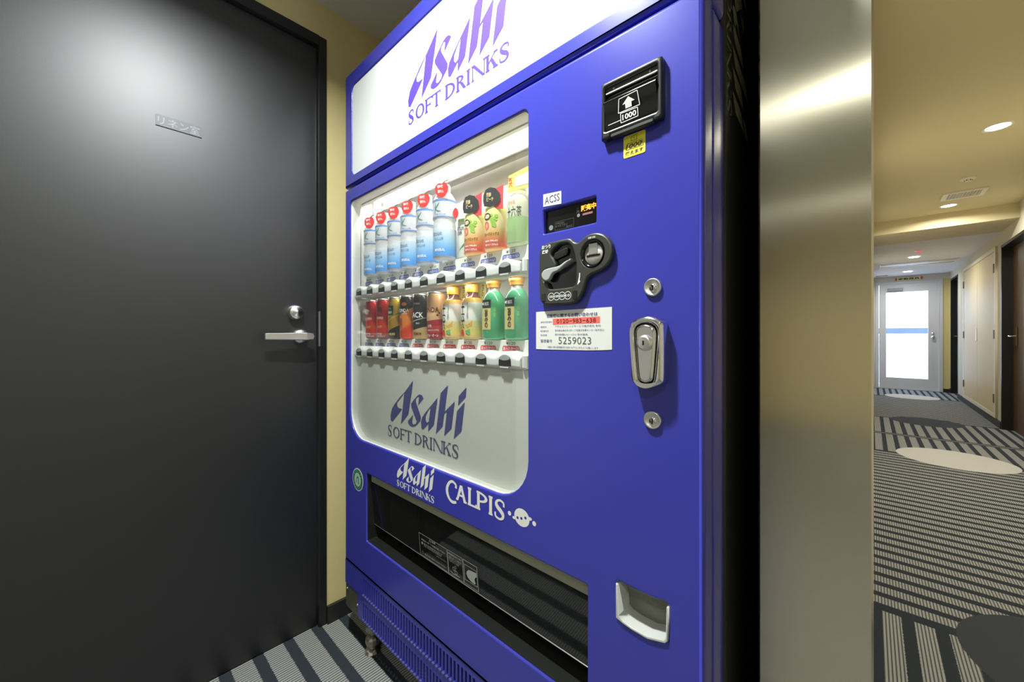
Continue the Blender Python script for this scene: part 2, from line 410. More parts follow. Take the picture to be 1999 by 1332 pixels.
def carpet_mat():
    m = mat('patterned_carpet', (.1, .1, .1), .95, spec=.1); nt = m.node_tree; b = nt.nodes['Principled BSDF']
    tc = nt.nodes.new('ShaderNodeTexCoord'); sx = nt.nodes.new('ShaderNodeSeparateXYZ'); nt.links.new(tc.outputs['Object'], sx.inputs[0])
    # soft, slightly ragged borders
    nz = nt.nodes.new('ShaderNodeTexNoise'); nz.inputs['Scale'].default_value = 260; nz.inputs['Detail'].default_value = 2; nt.links.new(tc.outputs['Object'], nz.inputs['Vector'])
    def op(o, a, b_=None, c=None):
        n = nt.nodes.new('ShaderNodeMath'); n.operation = o
        for i, v in enumerate((a, b_, c)):
            if v is None: continue
            if isinstance(v, (int, float)): n.inputs[i].default_value = v
            else: nt.links.new(v, n.inputs[i])
        return n.outputs[0]
    jit = op('MULTIPLY', op('SUBTRACT', nz.outputs['Fac'], .5), .010)
    x = op('ADD', sx.outputs[0], jit); y = op('ADD', sx.outputs[1], jit)
    def band(v, off, per, duty): return op('LESS_THAN', op('FRACT', op('DIVIDE', op('ADD', op('SUBTRACT', v, off), 100 * per), per)), duty)
    def rng(v, a, b_): return op('MULTIPLY', op('GREATER_THAN', v, a), op('LESS_THAN', v, b_))
    def disc(cx, cy, r):
        dx = op('SUBTRACT', x, cx); dy = op('SUBTRACT', y, cy)
        return op('LESS_THAN', op('ADD', op('MULTIPLY', dx, dx), op('MULTIPLY', dy, dy)), r * r)
    bx_corr = band(y, 2.0, .0865, .60); by = band(x, .030, .0815, .60); bx_left = band(y, .531, .085, .64)
    corr = op('GREATER_THAN', x, -.07)
    z1 = op('LESS_THAN', y, 1.95); z2 = rng(y, 1.985, 4.64); z3 = op('MULTIPLY', rng(y, 4.70, 6.62), op('SUBTRACT', 1, rng(y, 5.50, 5.60))); z4 = rng(y, 6.66, 9.0); z5 = op('GREATER_THAN', y, 9.05)
    pat = op('ADD', op('ADD', op('MULTIPLY', z1, by), op('MULTIPLY', z2, bx_corr)), op('ADD', op('MULTIPLY', op('ADD', z3, z5), by), op('MULTIPLY', z4, bx_corr)))
    left = op('MULTIPLY', op('SUBTRACT', 1, corr), op('MULTIPLY', bx_left, 1.0))
    light = op('ADD', op('MULTIPLY', corr, pat), left)
    sep = op('MULTIPLY', rng(y, 5.53, 5.57), corr); light = op('MAXIMUM', light, op('MULTIPLY', sep, .6))
    rib = op('LESS_THAN', op('FRACT', op('DIVIDE', op('ADD', sx.outputs[0], 50), .0088)), .42)
    light = op('MULTIPLY', light, op('SUBTRACT', 1, op('MULTIPLY', rib, .80)))
    dk = op('MAXIMUM', disc(.47, 6.58, .30), disc(.53, 1.95, .32)); wh = op('MAXIMUM', disc(.495, 4.74, .335), disc(.49, 9.15, .32))
    light = op('MULTIPLY', light, op('SUBTRACT', 1, dk))
    fine = nt.nodes.new('ShaderNodeTexNoise'); fine.inputs['Scale'].default_value = 600; nt.links.new(tc.outputs['Object'], fine.inputs['Vector'])
    def mix(f, a, b_):
        n = nt.nodes.new('ShaderNodeMix'); n.data_type = 'RGBA'; nt.links.new(f, n.inputs['Factor'])
        for k, v in (('A', a), ('B', b_)):
            if isinstance(v, tuple): n.inputs[k].default_value = v
            else: nt.links.new(v, n.inputs[k])
        return n.outputs['Result']
    c = mix(light, srgb(56, 61, 66), srgb(172, 172, 165)); c = mix(dk, c, srgb(70, 74, 78)); c = mix(wh, c, srgb(204, 202, 196))
    sp = op('ADD', .65, op('MULTIPLY', fine.outputs['Fac'], .7))
    vm = nt.nodes.new('ShaderNodeVectorMath'); vm.operation = 'SCALE'; nt.links.new(c, vm.inputs[0]); nt.links.new(sp, vm.inputs[3])
    nt.links.new(vm.outputs[0], b.inputs['Base Color'])
    bp = nt.nodes.new('ShaderNodeBump'); bp.inputs['Strength'].default_value = .5; bp.inputs['Distance'].default_value = .002
    nt.links.new(op('SUBTRACT', fine.outputs['Fac'], op('MULTIPLY', rib, .6)), bp.inputs['Height']); nt.links.new(bp.outputs[0], b.inputs['Normal'])
    return m
M['carpet'] = carpet_mat()

# ------------------------------------------------------------------ the room
S = 'structure'
XW, XR, YB, YE = -1.39, 1.03, -4.2, 10.3      # door wall, right wall, wall behind the camera, end wall
G().add([(XW - .1, YB - .1, 0), (XR + .1, YB - .1, 0), (XR + .1, YE + .05, 0), (XW - .1, YE + .05, 0), (XW - .1, YB - .1, -.1), (XR + .1, YB - .1, -.1), (XR + .1, YE + .05, -.1), (XW - .1, YE + .05, -.1)],
        [(0, 1, 2, 3), (4, 7, 6, 5), (0, 4, 5, 1), (1, 5, 6, 2), (2, 6, 7, 3), (3, 7, 4, 0)]).obj('floor', M['carpet'], kind=S)
bpy.data.objects['floor'].location = (0, 0, 0)
for v in bpy.data.meshes['floor'].vertices:
    v.co.x += ROOT['floor'][0]; v.co.y += ROOT['floor'][1]; v.co.z += ROOT['floor'][2]
DY0, DY1 = -.36, .5219
G().box(XW - .12, XW, YB, DY0 - .0256, 0, 2.26).obj('wall_lobby', M['ceil_white'], kind=S)
g = G().box(XW - .12, XW, DY1 + .0256, 1.3, 0, 2.26).box(XW - .12, XW, DY0 - .0256, DY1 + .0256, 2.03, 2.26)
g.obj('wall_left', M['ochre'], kind=S)
G().box(XW, -.137, 1.30, 1.40, 0, 2.26).obj('wall_niche', M['ochre'], kind=S)
G().box(XW, -.137, .75, .80, 1.885, 2.145).obj('trim_1', M['ochre'], kind=S)                       # bulkhead over the machine
G().box(-.137, 0.0, .96, YE, 0, 2.26).obj('wall_corridor', M['beige'], kind=S)
g = G()
for a, b, z0, z1 in ((YB, 5.75, 0, 2.26), (5.75, 6.63, 1.975, 2.26), (6.63, 9.45, 0, 2.26), (9.45, 10.22, 2.0, 2.26), (10.22, YE, 0, 2.26)): g.box(XR, XR + .2, a, b, z0, z1)
g.obj('wall_right', M['beige'], kind=S)
G().box(XW, XR, YB - .1, YB, 0, 2.26).obj('wall_back', M['ochre'], kind=S)
g = G().box(0, XR + .05, YE, YE + .12, 2.03, 2.26).box(0, .07, YE, YE + .12, 0, 2.03)
g.obj('wall_end', M['ceil_white'], kind=S)
G().box(.945, XR + .05, YE, YE + .12, 0, 2.03).obj('trim_3', M['ochre'], kind=S)
G().box(XW, XR, YB, .80, 2.145, 2.35).obj('ceiling', M['ceil_grey'], kind=S)
G().box(XW, XR, .80, 5.92, 2.26, 2.35).obj('ceiling_corridor', M['ceil'], kind=S)
G().box(0, XR, 5.92, 6.62, 2.12, 2.35).obj('trim_2', M['ceil'], kind=S)                            # beam
G().box(0, XR, 6.62, YE + .1, 2.124, 2.35).obj('ceiling_end', M['ceil_white'], kind=S)
G().box(XW, XW + .012, DY1 + .0256, 1.3, 0, .06).obj('baseboard_left', M['baseb'], kind=S)
g = G()
for a, b in ((YB, 5.75), (6.63, 9.45), (10.22, YE)): g.box(XR - .01, XR, a, b, 0, .075)
g.obj('baseboard_right', M['baseb'], kind=S)
G().box(.945, XR - .01, YE - .01, YE, 0, .06).obj('baseboard_end', M['baseb'], kind=S)

# black service door on the left wall
d1 = root('door_1', (XW, .08, 0), kind=S)
def flat_left(g): return g.xform(lambda x, y, z: (XW - y, x, z))    # drawn in (y, z) as seen from the room: x -> y, depth -> into the wall
g = G().box(XW - .10, XW - .012, DY0 + .003, DY1 - .003, .004, 1.993).obj('door_slab', M['door_black'], d1)
g = G().box(XW - .11, XW + .006, DY1, DY1 + .0256, 0, 2.03, b=.002).box(XW - .11, XW + .006, DY0 - .0256, DY0, 0, 2.03, b=.002).box(XW - .11, XW + .006, DY0, DY1, 1.9965, 2.03)
g.obj('door_frame', M['frame_black'], d1)
G().box(XW - .004, XW + .0065, DY1 - .0005, DY1 + .003, .965, 1.085).obj('strike_plate', M['satin'], d1)
# lever handle and rose
def lx(yy, zz, out): return (XW - .012 + out, yy, zz)
g = G().lathe([(0, .016), (.020, .016), (.0235, .012), (.0235, 0)], (XW - .012, .466, .999), 'X', 28)
rose = g.obj('rose', M['satin'], d1)
g = G()
pts = [(.466 + .024, .999), (.455, .9995), (.43, .9995), (.40, .9990), (.372, .9985), (.356, .9980)]
prof = [(.0, .010, .0), ]
rings = []
for k, (yy, hw, o0, o1) in enumerate([(.494, .002, .040, .050), (.490, .010, .036, .054), (.47, .0125, .034, .056), (.44, .0120, .036, .054), (.40, .0110, .038, .052), (.362, .0105, .040, .050), (.353, .0095, .041, .049)]):
    rings.append([(XW - .012 + o0, yy, .999 - hw), (XW - .012 + o1 - .002, yy, .999 - hw), (XW - .012 + o1, yy, .999 - hw * .8), (XW - .012 + o1, yy, .999 + hw * .8), (XW - .012 + o1 - .002, yy, .999 + hw), (XW - .012 + o0, yy, .999 + hw)])
vs = [p for r in rings for p in r]
fs = [(i * 6 + k, i * 6 + (k + 1) % 6, (i + 1) * 6 + (k + 1) % 6, (i + 1) * 6 + k) for i in range(6) for k in range(6)] + [(0, 1, 2, 3, 4, 5), (41, 40, 39, 38, 37, 36)]
g.add(vs, fs); g.tube([(XW - .005, .470, .999), (XW + .03, .470, .999)], .009, 12)
g.obj('lever_handle', M['satin'], d1)
g = G().lathe([(0, .030), (.006, .030), (.0065, .028), (.013, .028), (.0135, .0265), (.019, .0265), (.0225, .022), (.0235, 0)], (XW - .012, .450, 1.079), 'X', 28)
g.obj('deadbolt_knob', M['satin'], d1)
g = G().box(XW - .012, XW - .0095, .110, .207, 1.566, 1.596)
np_ = g.obj('name_plate', mat('dark_name_plate', srgb(96, 99, 102), .4), d1)
g = text_g('リネン室', .114, .202, 1.570, 1.592, 0, bold=.006, res=2)
g.xform(lambda x, y, z: (XW - .0092, x, z)); g.obj('lettering', mat('grey_plate_ink', srgb(150, 154, 158), .4), np_)

# ------------------------------------------------------------------ stainless pillar
P = root('steel_pillar', (-.067, .855, 0), 'brushed stainless steel pillar between drink machine and carpeted corridor', 'pillar')
G().box(-.137, .003, .75, .96, 0, 2.14, b=.0025).obj('steel_cladding', M['pillar'], P)
G().box(-.137, .003, .80, .96, 2.14, 2.26).obj('pillar_head', M['beige'], P)

# ------------------------------------------------------------------ the vending machine
VL, VR, VF = -1.270, -.165, .56
V = root('vending_machine', (-.72, .9, 0), 'large glossy blue drink vending machine with white sign panel and coin slot', 'vending machine')
# cabinet
g = G().box(VL + .012, VR - .004, .676, 1.20, .11, 1.84, b=.006)
cab = g.obj('cabinet', M['black_paint'], V, label='matt black cabinet behind the blue front')
# side lettering, dim, reads downwards on the right flank
g = G(); word_mark(g, 0, .36, .035, .145, 0); soft_drinks(g, 0, .36, 0, .030, 0)
g.xform(lambda x, y, z: (VR - .0036, .685 + z, 1.72 - x)); g.obj('side_lettering', mat('dim_side_ink', srgb(112, 112, 84), .5), cab)
# rear rim of the door, seen as a second blue band beyond a dark seam
def ring_plate(z0, z1, name, y0, y1, inset, m):
    g = G().plate(rr(VL + inset, VR - inset, z0, z1, .008), y0, y1 - y0, holes=[rr(VL + .006, VR - .006, z0 + .006, z1 - .006, .003)], bev=.003, back=True)
    return g.obj(name, m, V)
ring_plate(.112, 1.476, 'door_rim', .606, .655, .001, M['blue_dark'])
ring_plate(1.487, 1.850, 'header_rim', .606, .655, .001, M['blue_dark'])
g = G().plate(rr(VL + .004, VR - .004, .115, 1.847, .004), .590, .018, holes=[rr(VL + .007, VR - .007, .125, 1.840, .004)]); g.obj('gasket', M['black_pl'], V)

# blue door panel, its openings cut through
WIN = rr(-1.2345, -.479, .6775, 1.4345, (.085, .085, .014, .014), 8)
TRAY = rr(-1.123, -.3482, .3765, .5829, .003, 2)
DISP = rr(-.4407, -.3317, 1.1877, 1.2303, .002, 2)
RET = [(-.2944, .6102), (-.2913, .6144), (-.2749, .6132), (-.2492, .6125), (-.2329, .6133), (-.2184, .6161), (-.2121, .6114), (-.2133, .5621), (-.2172, .5575), (-.2437, .5498), (-.2676, .5508), (-.2823, .5529), (-.2944, .5567)]
g = G().plate(rr(VL, VR, .268, 1.478, (.002, .002, .006, .006)), VF, .034, holes=[WIN, TRAY, DISP, RET], bev=.007, seg=4, hb=.0035)
door = g.obj('front_door', M['blue'], V)
def lining(hole, y0, y1, m, name):
    cx = (min(p[0] for p in hole) + max(p[0] for p in hole)) / 2; cz = (min(p[1] for p in hole) + max(p[1] for p in hole)) / 2
    hx = max(p[0] for p in hole) - cx; hz = max(p[1] for p in hole) - cz
    f = lambda d: [(cx + (a - cx) * (hx + d) / hx, cz + (b - cz) * (hz + d) / hz) for a, b in hole]
    G().plate(f(.0002), y0, y1 - y0, holes=[f(-.0012)]).obj(name, m, V)
lining(WIN, VF + .0045, .5945, M['case_white'], 'window_lining'); lining(TRAY, VF + .0045, .5945, M['black_pl'], 'tray_lining')
# kick panel with two rows of louvre slots
holes = []
for k in range(62):
    x = -1.1475 + k * .0134
    holes.append([(x, .204), (x + .0072, .204), (x + .0072, .253), (x, .253)])
    holes.append([(x, .128), (x + .0072, .128), (x + .0072, .178), (x, .178)])
g = G().plate(rr(-1.184, VR, .118, .2665, (.002, .002, .003, .003)), VF + .002, .004, holes=holes, back=False)
g.box(-1.272, -1.184, VF + .002, VF + .03, .19, .2665)
kp = g.obj('kick_panel', M['blue'], V)
G().box(-1.18, VR - .01, VF + .026, VF + .028, .12, .262).obj('louver_backing', M['tray'], V)
g = G()
for k in range(62):
    x = -1.1475 + k * .0134
    for z in (.203, .127): g.box(x - .0005, x + .0078, VF - .0015, VF + .004, z - .0025, z + .0008)
g.obj('louver_lip', mat('pale_blue_lip', srgb(92, 94, 150), .4), V, kind='stuff')  # slot lips in a paler blue than the panel
# header frame and sign
SIGN = rr(-1.2234, -.2116, 1.516, 1.8025, .020, 6)
g = G().plate(rr(VL, VR, 1.4835, 1.852, (.004, .004, .012, .012)), VF, .034, holes=[SIGN], bev=.007, seg=4, hb=.003)
g.obj('header_frame', M['blue'], V)
g = G().plate(SIGN, VF + .0035, .010); sign = g.obj('sign_panel', M['white_acr'], V, label='white sign panel with violet lettering')
g = G(); word_mark(g, -.8971, -.5265, 1.603, 1.747, VF + .0030); soft_drinks(g, -.8995, -.5290, 1.5575, 1.5925, VF + .0030, heavy=1.25); g.obj('lettering', M['purple'], sign)

# window, display case
g = G().plate(WIN, VF + .008, .003); g.obj('window_glass', M['glass'], V)
def lip_path(z, y): return [(-1.2345 + .0, y, z)]
yb = .668
g = G()
g.box(-1.249, -.47, yb, yb + .004, .985, 1.46, mi=1)                       # back wall, upper
g.box(-1.249, -.47, yb - .02, yb + .004, .66, .985, mi=0)
g.box(-1.262, -1.249, .592, yb + .004, .66, 1.46, mi=0)
g.box(-.47, -.458, .592, yb + .004, .66, 1.46, mi=0)
g.box(-1.262, -.458, .592, yb + .004, 1.452, 1.47, mi=0)
g.box(-1.262, -.458, .592, yb + .004, .655, .662, mi=0)
g.box(-1.240, -.474, .596, .606, 1.4305, 1.4520, mi=0)                     # white top rail
case = g.obj('display_case', [M['case_white'], M['case_grey']], V, label='off-white case behind the window')
g = G().plate(rr(-1.249, -.47, .663, .932, .002), .584, .006); lp = g.obj('lower_display_panel', M['case_white'], V)
s = .584 / .56; tx = lambda v: v * s; tz = lambda v: 1 + (v - 1) * s
g = G(); word_mark(g, tx(-.98), tx(-.6565), tz(.7636), tz(.887), .5832); g.obj('lettering', M['navy'], lp)
g = G(); soft_drinks(g, tx(-.9975), tx(-.6829), tz(.7215), tz(.7520), .5832, heavy=1.1); g.obj('lettering', M['navy_thin'], lp)
# fluorescent tube and end holders
g = G().tube([(-1.205, .646, 1.412), (-.512, .646, 1.412)], .0125, 14)
tb = g.obj('fluorescent_tube', M['tube'], V)
for x in (-1.215, -.512):
    g = G().box(x - .006, x + .006, .634, .658, 1.398, 1.45, b=.002).lathe([(0, .010), (.013, .010), (.013, -.010), (0, -.010)], (x, .646, 1.412), 'X', 14)
    g.tube([(x, .646, 1.412), (x + .012, .632, 1.396)], .004, 6); g.obj('tube_holder', M['case_grey'], tb)

dl = bpy.data.lights.new('display_lamp_and_fill', 'AREA'); dl.shape = 'RECTANGLE'; dl.size = .70; dl.size_y = .008; dl.energy = 2.3; dl.color = (1, .98, .94)
do = bpy.data.objects.new('display_lamp_and_fill', dl); link(do); do.parent = V
do.location = (-.858 - V.location.x, .611 - V.location.y, 1.444); do.rotation_euler = (math.radians(35), 0, 0)
low_fill = dl.copy(); low_fill.energy = .38; low_fill.size_y = .006; low_fill_obj = bpy.data.objects.new('display_lamp_and_fill', low_fill); link(low_fill_obj); low_fill_obj.parent = V  # fill light added under the upper rail to brighten the lower row
low_fill_obj.location = (-.858 - V.location.x, .604 - V.location.y, 1.1235); low_fill_obj.rotation_euler = (math.radians(20), 0, 0)
# button rails: wavy upper edge, arched windows with dark buttons
BX = [-1.2027 + k * .07213 for k in range(10)]
def rail(zc):
    top = []
    n = 120
    for k in range(n + 1):
        x = -1.232 + (.720) * k / n
        d = min(abs(x - b) for b in BX)
        top.append((x, zc + .0125 + .0055 * math.cos(min(1, d / .033) * PI)))
    prof = [(0, 0), (.45, .0), (.80, .008), (1.0, .040)]                   # up the front, curving back
    g = G(); vs = []; nz = 7
    # front skin: from z bottom to wavy top, curved section
    for x, zt in top:
        for j in range(nz):
            t = j / (nz - 1); z = (zc - .0175) + (zt - zc + .0175) * t
            y = .575 + .004 * (abs(2 * t - 1) ** 8)
            vs.append((x, y, z))
        vs.append((x, .632, zt + .001)); vs.append((x, .632, zc - .0155))
    m = nz + 2; fs = [(i * m + j, (i + 1) * m + j, (i + 1) * m + (j + 1) % m, i * m + (j + 1) % m) for i in range(n) for j in range(m)]
    g.add(vs, fs, True); g.add(vs, [tuple(range(m)), tuple(range(n * m + m - 1, n * m - 1, -1))])
    r = g.obj('button_rail', M['white_pl'], V)
    g = G().box(-.5105, -.4975, .5755, .630, zc - .017, zc + .014, b=.004); g.obj('end_cap', M['white_pl'], r)
    for b in BX:
        w_, h0, h1 = .0172, zc - .0125, zc + .0095
        arch = [(b - w_, h0), (b + w_, h0)] + [(b + w_ * math.cos(t), h0 + .010 + .0135 * math.sin(t)) for t in [PI * k / 12 for k in range(13)]]
        dome = [(b + w_ * .93 * math.cos(t), h0 + .0105 + .0125 * math.sin(t)) for t in [PI * (.12 + .76 * k / 12) for k in range(13)]]
        dome = dome + [(b + a_ * w_ * .86, h0 + .0150 - .0030 * (1 - a_ * a_)) for a_ in (-.7, -.25, .25, .7)]
        g = G().plate(arch, .5732, .006, bev=.001, mi=0)
        g.plate(dome, .5722, .002, mi=1)
        g.box(b - .012, b + .012, .5722, .5765, h0 - .0035, h0 - .0008, mi=2)
        g.obj('select_button', [M['black_gl'], M['button_grey'], M['white_pl']], r)
    return r
M['button_grey'] = mat('grey_button_cap', srgb(178, 182, 178), .5)
rail(1.1425); rail(.9505)
# price rails with a tag for each drink
PX = [-1.2252 + k * .0719 for k in range(10)]
M['pill_blue'] = mat('blue_pill', srgb(104, 108, 178), .5); M['pill_red'] = mat('red_pill', srgb(214, 62, 82), .5)
for zb, kinds in ((1.1670, 'b' * 10), (.9650, 'bbbbrrrrrr')):
    g = G().box(-1.249, -.487, .6195, .650, zb - .004, zb + .0265, b=.001); pr = g.obj('price_rail', M['case_white'], V)
    for x, k in zip(PX, kinds):
        g = text_g('¥120', x - .014, x + .014, zb + .0160, zb + .0228, .6192, mi=0, bold=.004)
        pl = [(x - .026, zb + .002), (x + .026, zb + .002), (x + .026, zb + .008)] + [(x + .020 + .006 * math.cos(t), zb + .008 + .006 * math.sin(t)) for t in (.3, .8, 1.3)] + [(x - .020 + .006 * math.cos(t), zb + .008 + .006 * math.sin(t)) for t in (1.9, 2.4, 2.9)] + [(x - .026, zb + .008)]
        g.plate(pl, .6192, 0, mi=1)
        text_g('つめた〜い' if k == 'b' else 'あったか〜い', x - .023, x + .023, zb + .0035, zb + .0115, .6188, g, mi=2, bold=.012)
        g.obj('price_tag', [M['ink'], M['pill_blue'] if k == 'b' else M['pill_red'], M['white_ink']], pr)

# note acceptor
B = G().plate([(-.3152, 1.4001), (-.308, 1.4010), (-.2258, 1.4010), (-.2185, 1.4000), (-.2176, 1.3926), (-.2176, 1.318), (-.2190, 1.3125), (-.2318, 1.3115), (-.2318, 1.3160), (-.2981, 1.3160), (-.2981, 1.3115), (-.3152, 1.3115)], VF - .012, .012,
              holes=[rr(-.3087, -.2252, 1.3235, 1.3925, .002, 2)], bev=.0035).obj('note_acceptor', M['black_pl'], V)
g = G().box(-.3087, -.2252, VF - .007, VF, 1.3832, 1.3925); g.obj('screw_strip', mat('grey_black_strip', srgb(70, 72, 70), .35), B)
G().tube([(-.3075, VF - .0085, 1.3828), (-.2262, VF - .0085, 1.3828)], .0013, 8).obj('top_bar', M['satin'], B)
G().box(-.3087, -.2252, VF - .003, VF - .001, 1.3235, 1.384).obj('note_slot', M['black_gl'], B)
g = G(); vs = []
for y, z in [(VF - .003, 1.3740), (VF - .010, 1.3705), (VF - .0155, 1.3675), (VF - .0165, 1.3655), (VF - .0155, 1.3640), (VF - .0105, 1.3480), (VF - .0085, 1.3270), (VF - .006, 1.3245)]:
    vs += [(-.3085, y, z), (-.2254, y, z)]
g.add(vs, [(2 * k + 1, 2 * k, 2 * k + 2, 2 * k + 3) for k in range(7)], True); g.obj('note_flap', M['black_gl'], B)
G().box(-.2985, -.2305, VF - .012, VF - .003, 1.3105, 1.3160, b=.001).obj('bottom_lip', M['coin_pl'], B)
g = G()
Y0 = VF - .0135
for a, b in (((-.2822, 1.3619), (-.2528, 1.3632)), ((-.2528, 1.3632), (-.2505, 1.3429)), ((-.2505, 1.3429), (-.2849, 1.3430)), ((-.2849, 1.3430), (-.2822, 1.3619)), ((-.2815, 1.3415), (-.2541, 1.3406)), ((-.2541, 1.3406), (-.2541, 1.3284)), ((-.2541, 1.3284), (-.2815, 1.3277)), ((-.2815, 1.3277), (-.2815, 1.3415)), ((-.303, 1.3317), (-.2815, 1.3321))):
    for p in ribbon([a, b], [.0011, .0011]): g.plate(p, Y0, 0)
NF = lambda x, y, z: (x, VF - .0165 + (1.3640 - z) * .20 if z > 1.348 else VF - .0130 + (1.348 - z) * .14, z)
g.xform(NF).obj('note_outline', M['white_ink'], B, kind='stuff'); g = G()
g.plate([(-.2775, 1.3520), (-.2672, 1.3605), (-.2575, 1.3520), (-.2628, 1.3520), (-.2628, 1.3453), (-.2729, 1.3453), (-.2729, 1.3520)], Y0, 0)
g.xform(NF).obj('arrow_mark', M['white_ink'], B)
text_g('1000', -.2790, -.2565, 1.3305, 1.3385, Y0, bold=.03).xform(NF).obj('lettering', M['white_ink'], B)
for x in (-.2953, -.2373): G().lathe([(0, -.0012), (.0016, -.0012), (.002, 0)], (x, VF - .007, 1.3885), 'Y', 10).obj('screw', M['dull'], B)
# yellow sticker
Y = G().plate(rr(-.2822, -.2471, 1.2758, 1.3096, .0025), VF - .0006, .0006).obj('yellow_sticker', M['yellow'], V)
g = G(); text_g('1000', -.2785, -.2525, 1.2885, 1.2955, VF - .0009, g, bold=.015, shear=.2); text_g('使えます', -.2790, -.2505, 1.2790, 1.2850, VF - .0009, g, bold=.015)
for p in (((-.2775, 1.2875), (-.2500, 1.2875)), ((-.2775, 1.2875), (-.2760, 1.2968)), ((-.2760, 1.2968), (-.2525, 1.2968)), ((-.2525, 1.2968), (-.2500, 1.2875)), ((-.269, 1.3060), (-.259, 1.3075)), ((-.270, 1.2995), (-.259, 1.2995)), ((-.2695, 1.2995), (-.2695, 1.306)), ((-.2605, 1.2995), (-.2605, 1.306)), ((-.267, 1.303), (-.263, 1.303))):
    for q in ribbon(list(p), [.0006, .0006]): g.plate(q, VF - .0009, 0)
g.obj('lettering', M['ink'], Y)
# white sticker above the screen
A_ = G().plate([(-.4407, 1.2374), (-.4005, 1.2340), (-.4005, 1.2566), (-.4407, 1.2600)], VF - .0006, .0006).obj('white_sticker', M['paper'], V)
text_g('ACSS', -.4372, -.4040, 1.2405, 1.2540, VF - .0009, bold=.006).obj('lettering', mat('grey_blue_print', srgb(64, 84, 110), .5), A_)
# amount screen
D = G().plate(DISP, VF + .008, .004).obj('amount_screen', M['screen'], V)
g = G(); text_g('販売中', -.365, -.3355, 1.2135, 1.2240, VF + .0074, g, bold=.03, res=3); g.obj('lit_lettering', M['led'], D, label='glowing orange characters')
g = G(); g.plate(rr(-.3616, -.342, 1.2065, 1.2100, .0006, 1), VF + .0075, 0); g.obj('red_window', M['led_dim'], D)
GM = mat('grey_mark', srgb(130, 136, 130), .4)
for a, b, c in ((-.429, 1.1983, .0048), (-.370, 1.2085, .0030)): G().plate(circ(a, b, c), VF + .0075, 0).obj('round_mark', GM, D)
g = G(); text_g('千円札は先に', -.4190, -.3990, 1.2010, 1.2050, VF + .0075, g, bold=.01); text_g('お入れ下さい', -.4190, -.3930, 1.1965, 1.2005, VF + .0075, g, bold=.01); text_g('売切', -.3960, -.3830, 1.1922, 1.1958, VF + .0075, g)
for p in (((-.42, 1.1915), (-.3798, 1.1915)), ((-.3798, 1.1915), (-.3798, 1.2065)), ((-.3798, 1.2065), (-.42, 1.2065)), ((-.42, 1.2065), (-.42, 1.1915))):
    for q in ribbon(list(p), [.0004, .0004]): g.plate(q, VF + .0075, 0)
text_g('円\n円', -.3735, -.3685, 1.212, 1.223, VF + .0075, g); g.obj('lettering', mat('screen_grey_ink', srgb(92, 96, 90), .4), D)
# coin unit
CO = [(-.4437, 1.1529), (-.439, 1.1607), (-.4271, 1.1672), (-.382, 1.1684), (-.3749, 1.1662), (-.3667, 1.1584), (-.3587, 1.1571), (-.3474, 1.1649), (-.3364, 1.1680), (-.3246, 1.1675), (-.313, 1.1630), (-.3038, 1.1550), (-.2978, 1.1445), (-.2963, 1.1323), (-.2988, 1.1217), (-.3048, 1.1124), (-.3161, 1.1054), (-.3331, 1.1016), (-.3408, 1.0977), (-.3452, 1.0895), (-.3496, 1.0763), (-.3564, 1.0642), (-.3656, 1.057), (-.3773, 1.0547), (-.4271, 1.0554), (-.4377, 1.0602), (-.4437, 1.0711)]
CR = [(-.4016, 1.161), (-.382, 1.1599), (-.3726, 1.1534), (-.3667, 1.1368), (-.3633, 1.1206), (-.3644, 1.0873), (-.3714, 1.0835), (-.418, 1.0829), (-.4232, 1.0885), (-.4251, 1.0949), (-.4337, 1.0989), (-.435, 1.1148), (-.4271, 1.1202), (-.4041, 1.1216), (-.4091, 1.1345), (-.4193, 1.1473)]
CO = closed(CO, 2); CR = closed(CR, 2)
SLC = (-.3325, 1.1345)
g = G().plate(CO, VF - .010, .010, holes=[CR, circ(SLC[0], SLC[1], .0215, n=28)], bev=.003)
CU = g.obj('coin_unit', M['coin_pl'], V, label='black coin panel with grey return lever and round coin slot')
G().plate([(a, b) for a, b in CR], VF - .0015, .0015).obj('lever_recess', M['black_gl'], CU)
g = G().box(-.412, -.383, VF - .009, VF - .001, 1.1375, 1.150, b=.003); g.xform(lambda x, y, z: (x, y, z + (x + .4) * .25)); g.obj('stop_block', M['black_pl'], CU)
LV = [(-.3690, 1.1309), (-.382, 1.1279), (-.3954, 1.121), (-.4206, 1.1199), (-.4297, 1.1173), (-.4343, 1.1105), (-.431, 1.1017), (-.4232, 1.0973), (-.4154, 1.1002), (-.4116, 1.107), (-.4078, 1.1108), (-.3966, 1.1130), (-.3705, 1.1290)]
G().plate(closed(LV, 3), VF - .016, .007, bev=.002).obj('return_lever', mat('pale_grey_plastic', srgb(170, 172, 166), .4), CU)
G().lathe([(.0215, -.011), (.0205, -.0115), (.0182, -.004), (.0182, 0)], (SLC[0], VF, SLC[1]), 'Y', 32).obj('slot_ring', M['black_gl'], CU)
g = G().lathe([(0, -.006), (.0165, -.006), (.0180, -.004), (.0182, 0)], (SLC[0], VF, SLC[1]), 'Y', 32); g.obj('coin_plate', mat('matt_coin_plate', (.72, .71, .66), .45, metal=.6), CU)
g = G().box(SLC[0] - .0125, SLC[0] + .0125, VF - .0068, VF - .0058, 1.1305, 1.1335); g.obj('coin_slot', M['black_gl'], CU)
G().box(SLC[0] - .008, SLC[0] + .0075, VF - .0072, VF - .0058, 1.1345, 1.1515).obj('slot_guide', M['satin'], CU)
g = G(); yy = VF - .0104
text_g('おつり', -.4365, -.4165, 1.1565, 1.1635, yy, g, bold=.03); text_g('返却', -.4360, -.4225, 1.1480, 1.1550, yy, g, bold=.03)
g.obj('lettering', M['white_ink'], CU)
